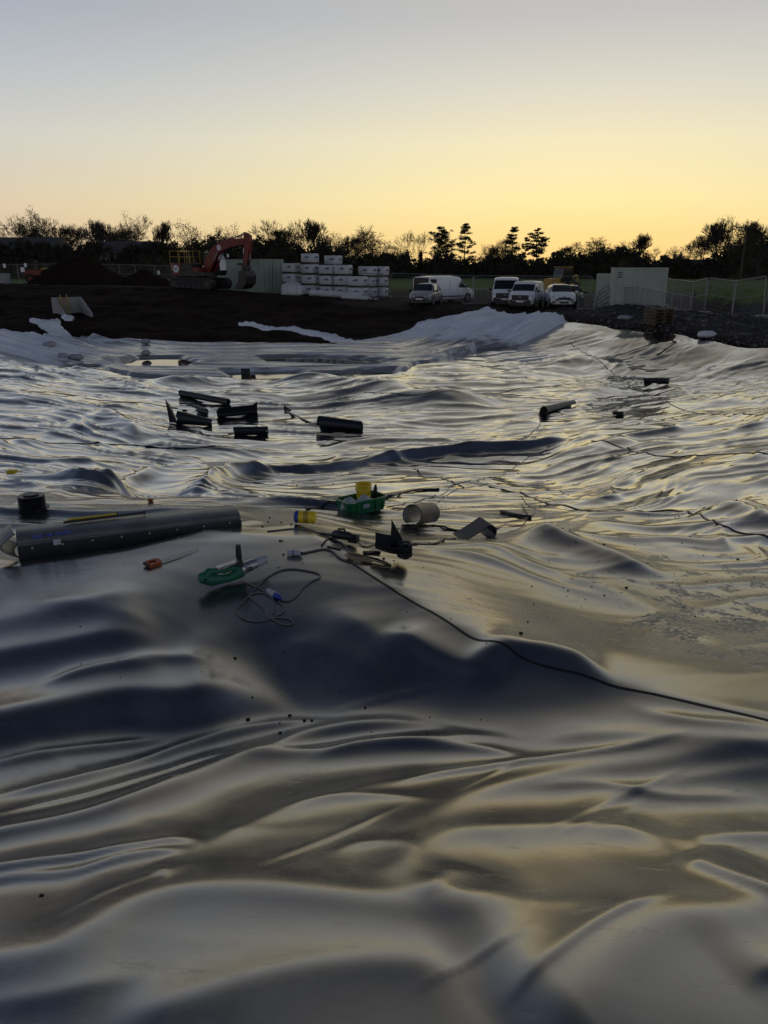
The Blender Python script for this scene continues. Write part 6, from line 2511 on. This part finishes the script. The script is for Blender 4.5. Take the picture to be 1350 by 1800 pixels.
def coupler(pa, pb, r, label, blue=True, group='cable couplers'):
    a, b = Gl(*pa), Gl(*pb)
    a.z += r; b.z += r
    o = empty('cable_coupler', a)
    d = b - a
    f = .58 if blue else 1.0
    MB().tube([Vector(), d * .06, d * f * .95, d * f], [r * .5, r * .8, r, r * .9], 12).build('socket', M_GREYP, o, True)
    if blue:
        MB().tube([d * f, d * .64, d * .95, d], [r * .9, r * 1.08, r * .8, r * .45], 12).build('plug', M_BLUEP, o, True)
        MB().box(d * .5 + Vector((0, 0, r)), (r * .9, r * .7, r * .5), bevel=.003).build('latch', M_GREYP, o)
    else:
        MB().tube([d * .98, d * 1.15], [r * .55, r * .3], 8).build('strain_relief', M_BLACKP, o)
        MB().tube([d * .45, d * .5], r * 1.04, 12).build('ring', M_BLUEP, o)
    tag(o, label, 'coupler', group)


coupler(Z3(672, 425), Z3(800, 500), .018, 'grey and blue cable coupler in the middle of the coiled cable')
coupler(Z3(852, 85), Z3(980, 88), .020, 'plain grey cable coupler on the dark slope above the coiled cable', False)
cable([Z3(*p) for p in [(985, 72), (1080, 52), (1180, 34), (1260, 48), (1330, 110), (1400, 140)]], .006, M_CABLEG, 'cable leading from the plain grey coupler over the ridge', n=50)

# ---------------------------------------------------------------- yellow can, tray, bucket
a = Gl(515, 921)
o = empty('can', a + Vector((.02, .02, .052)), R(-6), .74)
r = .066
MB().tube([(.035, 0, 0), (.04, 0, 0), (.20, 0, 0), (.21, 0, 0)], [r * .94, r, r, r * .93], 18).build('body', M_YEL, o, 30)
MB().tube([(-.01, 0, 0), (.0, 0, 0), (.035, 0, 0)], [r * .8, r * .98, r * .98], 18).build('cap', M_BLUEP, o, 30)
MB().tube([(.09, 0, 0), (.14, 0, 0)], r * 1.006, 18).build('label_band', M_YELLOW, o, 30)
tag(o, 'yellow can with a blue end lying left of the green tray', 'can')

a = Gl(596, 905); b = Gl(672, 897)
cc = (a + b) / 2
d = b - a
o = empty('green_tray', (cc.x, cc.y + .13, min(lz(cc.x, cc.y + .1), cc.z) - .01), math.atan2(d.y, d.x) - R(2), .80)
Lt, Wt, Ht = .68, .38, .20
def rr_ring(L, W, z, r=.07, n=6):
    out = []
    for (cx, cy, a0) in ((L / 2 - r, W / 2 - r, 0), (-L / 2 + r, W / 2 - r, 90), (-L / 2 + r, -W / 2 + r, 180), (L / 2 - r, -W / 2 + r, 270)):
        for i in range(n):
            an = R(a0 + 90 * i / (n - 1))
            out.append((cx + r * math.cos(an), cy + r * math.sin(an), z))
    return out
rings = [rr_ring(Lt * .88, Wt * .84, 0), rr_ring(Lt * .93, Wt * .9, .03), rr_ring(Lt * .98, Wt * .97, Ht * .9), rr_ring(Lt * 1.04, Wt * 1.06, Ht * .92), rr_ring(Lt * 1.04, Wt * 1.06, Ht), rr_ring(Lt * .96, Wt * .94, Ht), rr_ring(Lt * .9, Wt * .86, .04)]
MB().loft(rings).build('shell', M_GREEN, o, 35)
MB().box((-.06, -Wt / 2 - .002, .12), (.10, .018, .06), bevel=.006).build('latch', M_GREYP, o)
for x in (-.2, .12, .24):
    MB().box((x, -Wt / 2 * .97, .09), (.02, .02, .13)).build('rib', M_GREEN, o)
MB().prism([(Lt / 2 - .02, .05), (Lt / 2 + .20, .13), (Lt / 2 + .19, .15), (Lt / 2 - .02, .17)], -.05, .04).build('spout', M_BLACKP, o)
tag(o, 'green plastic tray of tools holding the yellow bucket', 'tray')
T0 = o
def world_of(o, p):
    return o.matrix_basis @ Vector(p)
for (x, y, hh, nm, mat, lab) in [(-.22, -.02, .16, 'rag', M_CLOTH, 'pale rag bunched at the left end of the green tray'), (.0, -.06, .17, 'rag', M_CLOTH, 'pale rag bunched in the middle of the green tray')]:
    w = world_of(T0, (x, y, .06))
    q = empty(nm, w, .4 + x, .8)
    rr = random.Random(int(100 + x * 100))
    rings = []
    for i, (z, k) in enumerate(((0, .8), (.05, 1.0), (.10, .8), (.15, .45), (hh + .02, .06))):
        rings.append([((.13 + .04 * math.sin(3 * j + i)) * k * math.cos(j * math.pi / 7), (.10 + .03 * math.cos(4 * j)) * k * math.sin(j * math.pi / 7), z + rr.uniform(-.015, .015)) for j in range(14)])
    MB().loft(rings).build('folds', mat, q, 'all')
    tag(q, lab, 'rag', 'rags in the green tray')
w = world_of(T0, (.26, .06, .05))
q = empty('hand_tool', w, .3, .8)
MB().tube([(0, 0, 0), (.015, 0, .10), (.03, 0, .2), (.035, 0, .27)], [.028, .024, .03, .012], 10).build('grip', M_BLACKP, q, True)
MB().tube([(0, 0, .02), (.10, -.03, .05)], .015, 8).build('shaft', M_DARKM, q)
tag(q, 'black tool grip standing up in the right end of the green tray', 'tool')
w = Gl(643, 884)
q = empty('bucket', world_of(T0, (.06, .03, .045)), 0, .86)
hb_ = .31
KB = Matrix.Diagonal((.66, .66, 1, 1))
MB().lathe([(.0001, .0), (.125, .0), (.128, .02), (.150, hb_ - .035), (.160, hb_ - .035), (.161, hb_), (.148, hb_), (.122, .03), (.0001, .025)], 28, KB).build('shell', M_YEL, q, 35)
MB().lathe([(.150, hb_ - .09), (.156, hb_ - .085), (.156, hb_ - .07), (.151, hb_ - .065)], 28, KB).build('rim_band', M_YEL, q, 35)
MB().tube([(.157 * math.cos(t), -.157 * abs(math.sin(t)) * 1.0 - .01, hb_ - .05 - .10 * math.sin(t)) for t in np.linspace(0, math.pi, 16)], .005, 6, KB).build('handle', M_YELLOW, q)
tag(q, 'yellow bucket standing in the back of the green tray', 'bucket')

# black strips and rods on the liner
def rod(pxs, r, mat, label, name='rod', group='rods and strips on the liner', cat='rod'):
    P = ground_line(pxs, 14, r)
    c = P[0].copy()
    o = MB().tube([p - c for p in P], r, 7).build(name, mat, None, True)
    o.location = c
    tag(o, label, cat, group)


rod([(538, 896), (570, 888), (596, 884)], .010, M_OFF, 'thin black strip left of the green tray')
rod([(676, 877), (720, 866), (772, 861)], .014, M_OFF, 'straight black strip behind the yellow bucket, pointing right')
rod([(880, 901), (905, 907), (934, 911)], .020, M_OFF, 'short thick black rod right of the arched strip')
rod([(760, 925), (790, 931), (812, 935)], .010, M_OFF, 'thin black strip joining the curled sheet and the arched strip')
rod([(722, 958), (770, 955), (800, 948)], .009, M_OFF, 'thin black strip behind the pointed offcut')
rod([(640, 974), (655, 973), (668, 974)], .012, M_OFF, 'black rod end beside the pointed offcut')
blade([(575, 962, .01), (596, 957, .01), (603, 962, .01), (598, 967, .01)], 'small flat black plate left of the coiled tan cord')

# black hand tool with a long tip
a = Gl(600, 952)
o = empty('hand_extruder', a + Vector((0, 0, .016)), R(-24), .75)
MB().tube([(-.26, 0, .03), (-.10, 0, .03)], [.008, .014], 8).build('tip', M_BLACKP, o)
MB().tube([(-.10, 0, .035), (-.06, 0, .045), (.08, 0, .045), (.13, 0, .04)], [.025, .045, .042, .03], 12).build('barrel', M_BLACKP, o, True)
MB().box((.13, 0, .03), (.10, .06, .09), bevel=.015).build('rear_housing', M_BLACKP, o)
MB().tube([(-.02, 0, .07), (-.03, 0, .10), (.03, 0, .11), (.05, 0, .07)], .012, 8).build('top_loop', M_BLACKP, o, True)
tag(o, 'black hand tool with a long thin tip, lying left of the pointed offcut', 'tool')

# tan cord coil and black wire loops
def coil(px, py, r, n, wire, mat, label, squash=.7, name='cord_coil'):
    c = Gl(px, py)
    rs_ = np.random.RandomState(int(px))
    pts = []
    for i in range(n * 18):
        t = i / 18 * 2 * math.pi
        k = r * (1 + .14 * math.sin(t * .37 + 1) + .05 * rs_.normal() * .3)
        x, y = c.x + k * math.cos(t) + .02 * math.sin(t * .2), c.y + k * squash * math.sin(t)
        pts.append((x, y))
    z = lzv(np.array(pts)) + wire + np.linspace(0, wire * 2.0 * n * .5, len(pts))
    P = [Vector((a, b, q)) - c for (a, b), q in zip(pts, z)]
    o = MB().tube(P, wire, 5).build(name, mat, None, 'all')
    o.location = c
    tag(o, label, 'cord', 'coils of cord by the tools')


coil(631, 984, .07, 5, .005, M_TAN, 'small coil of tan cord left of the pointed offcut')
coil(655, 988, .11, 3, .003, M_CABLE, 'loose loops of black wire beside the coil of tan cord')
cable([(565, 960), (600, 945), (625, 950), (640, 962), (660, 958)], .005, M_CABLE, 'black cable winding past the black hand tool', n=60)
cable([(470, 935), (520, 930), (560, 938), (600, 955), (615, 975)], .005, M_CABLEG, 'thin grey cable crossing the ridge above the coupler', n=60)
cable([(680, 892), (740, 880), (780, 868), (800, 852), (850, 842), (900, 825), (935, 800)], .004, M_CABLE, 'long black cable running from the green tray up to the flap', n=120)
cable([(690, 895), (760, 885), (800, 862), (880, 850), (960, 860), (1000, 870)], .0035, M_CABLEG, 'thin grey cable beside the long black cable', n=100)
cable([(915, 872), (925, 885), (940, 895), (938, 905), (925, 903), (918, 888), (928, 905), (922, 920), (900, 926), (872, 930)], .004, M_CABLE, 'black cable with small loops near the short thick rod', n=110)
cable([(905, 790), (930, 765), (950, 745), (945, 725)], .007, M_CABLE, 'black cable climbing to the tapering strip', n=60)

# yellow scrap at the far left
a = Gl(20, 832)
o = empty('yellow_scrap', a, .3)
MB().prism([(-.07, 0), (.06, -.02), (.09, .03), (.02, .07), (-.06, .05)], 0, .05, axis='z').build('sheet', M_YEL, o)
MB().tube([(.06, .02, .02), (.12, .04, .02), (.15, .08, .02)], .008, 6).build('tail', M_YEL, o)
tag(o, 'small yellow scrap on the liner at the left picture edge', 'scrap')
a = Gl(265, 882)
o = MB().box((0, 0, .02), (.06, .04, .035), bevel=.008).build('orange_clip', M_ORNG)
o.location = a
tag(o, 'tiny orange clip on the liner behind the boxy folded sheet', 'clip')

# ---------------------------------------------------------------- mud clods scattered over the liner
rs = np.random.RandomState(9)
clods = [(445, 1250), (437, 1282), (415, 1177), (642, 1250), (548, 1277), (535, 1278), (510, 1265), (493, 1302), (74, 1580), (1210, 967), (1235, 990), (1295, 996), (1290, 912), (1297, 917), (962, 850), (895, 853), (910, 842),
         (1060, 975), (1057, 985), (985, 968), (1010, 985), (915, 1130), (1100, 1045), (1137, 1008), (1215, 905), (1000, 960)]
cp = [(a, b, rs.uniform(.006, .014)) for a, b in clods]
for i in range(80):
    px, py = rs.uniform(880, 1350), rs.uniform(840, 1120)
    cp.append((px, py, rs.uniform(.003, .008)))
for i in range(60):
    px, py = rs.uniform(300, 1300), rs.uniform(680, 900)
    cp.append((px, py, rs.uniform(.005, .013)))
for i in range(40):
    px, py = rs.uniform(450, 760), rs.uniform(880, 1010)
    cp.append((px, py, rs.uniform(.004, .010)))
for i in range(40):
    px, py = rs.uniform(100, 900), rs.uniform(1080, 1300)
    cp.append((px, py, rs.uniform(.002, .005)))
W_ = np.array([tuple(G(a, b)) for a, b, _ in cp])
z = lzv(W_)
sv, sf = [], []
for (a, b, s), w, zz in zip(cp, W_, z):
    V = ico * rs.uniform(.7, 1.3, (12, 1)) * s * np.array([1.2, 1, .6])
    sf += [tuple(i + len(sv) for i in f) for f in icf]
    sv += (V + np.array([w[0], w[1], zz + s * .3])).tolist()
me = bpy.data.meshes.new('mud_clods')
me.from_pydata(sv, [], sf); me.materials.append(M_CLOD)
ob = bpy.data.objects.new('mud_clods', me); COL.objects.link(ob)
tag(ob, 'small dark mud clods scattered over the black liner', 'mud', kind='stuff')
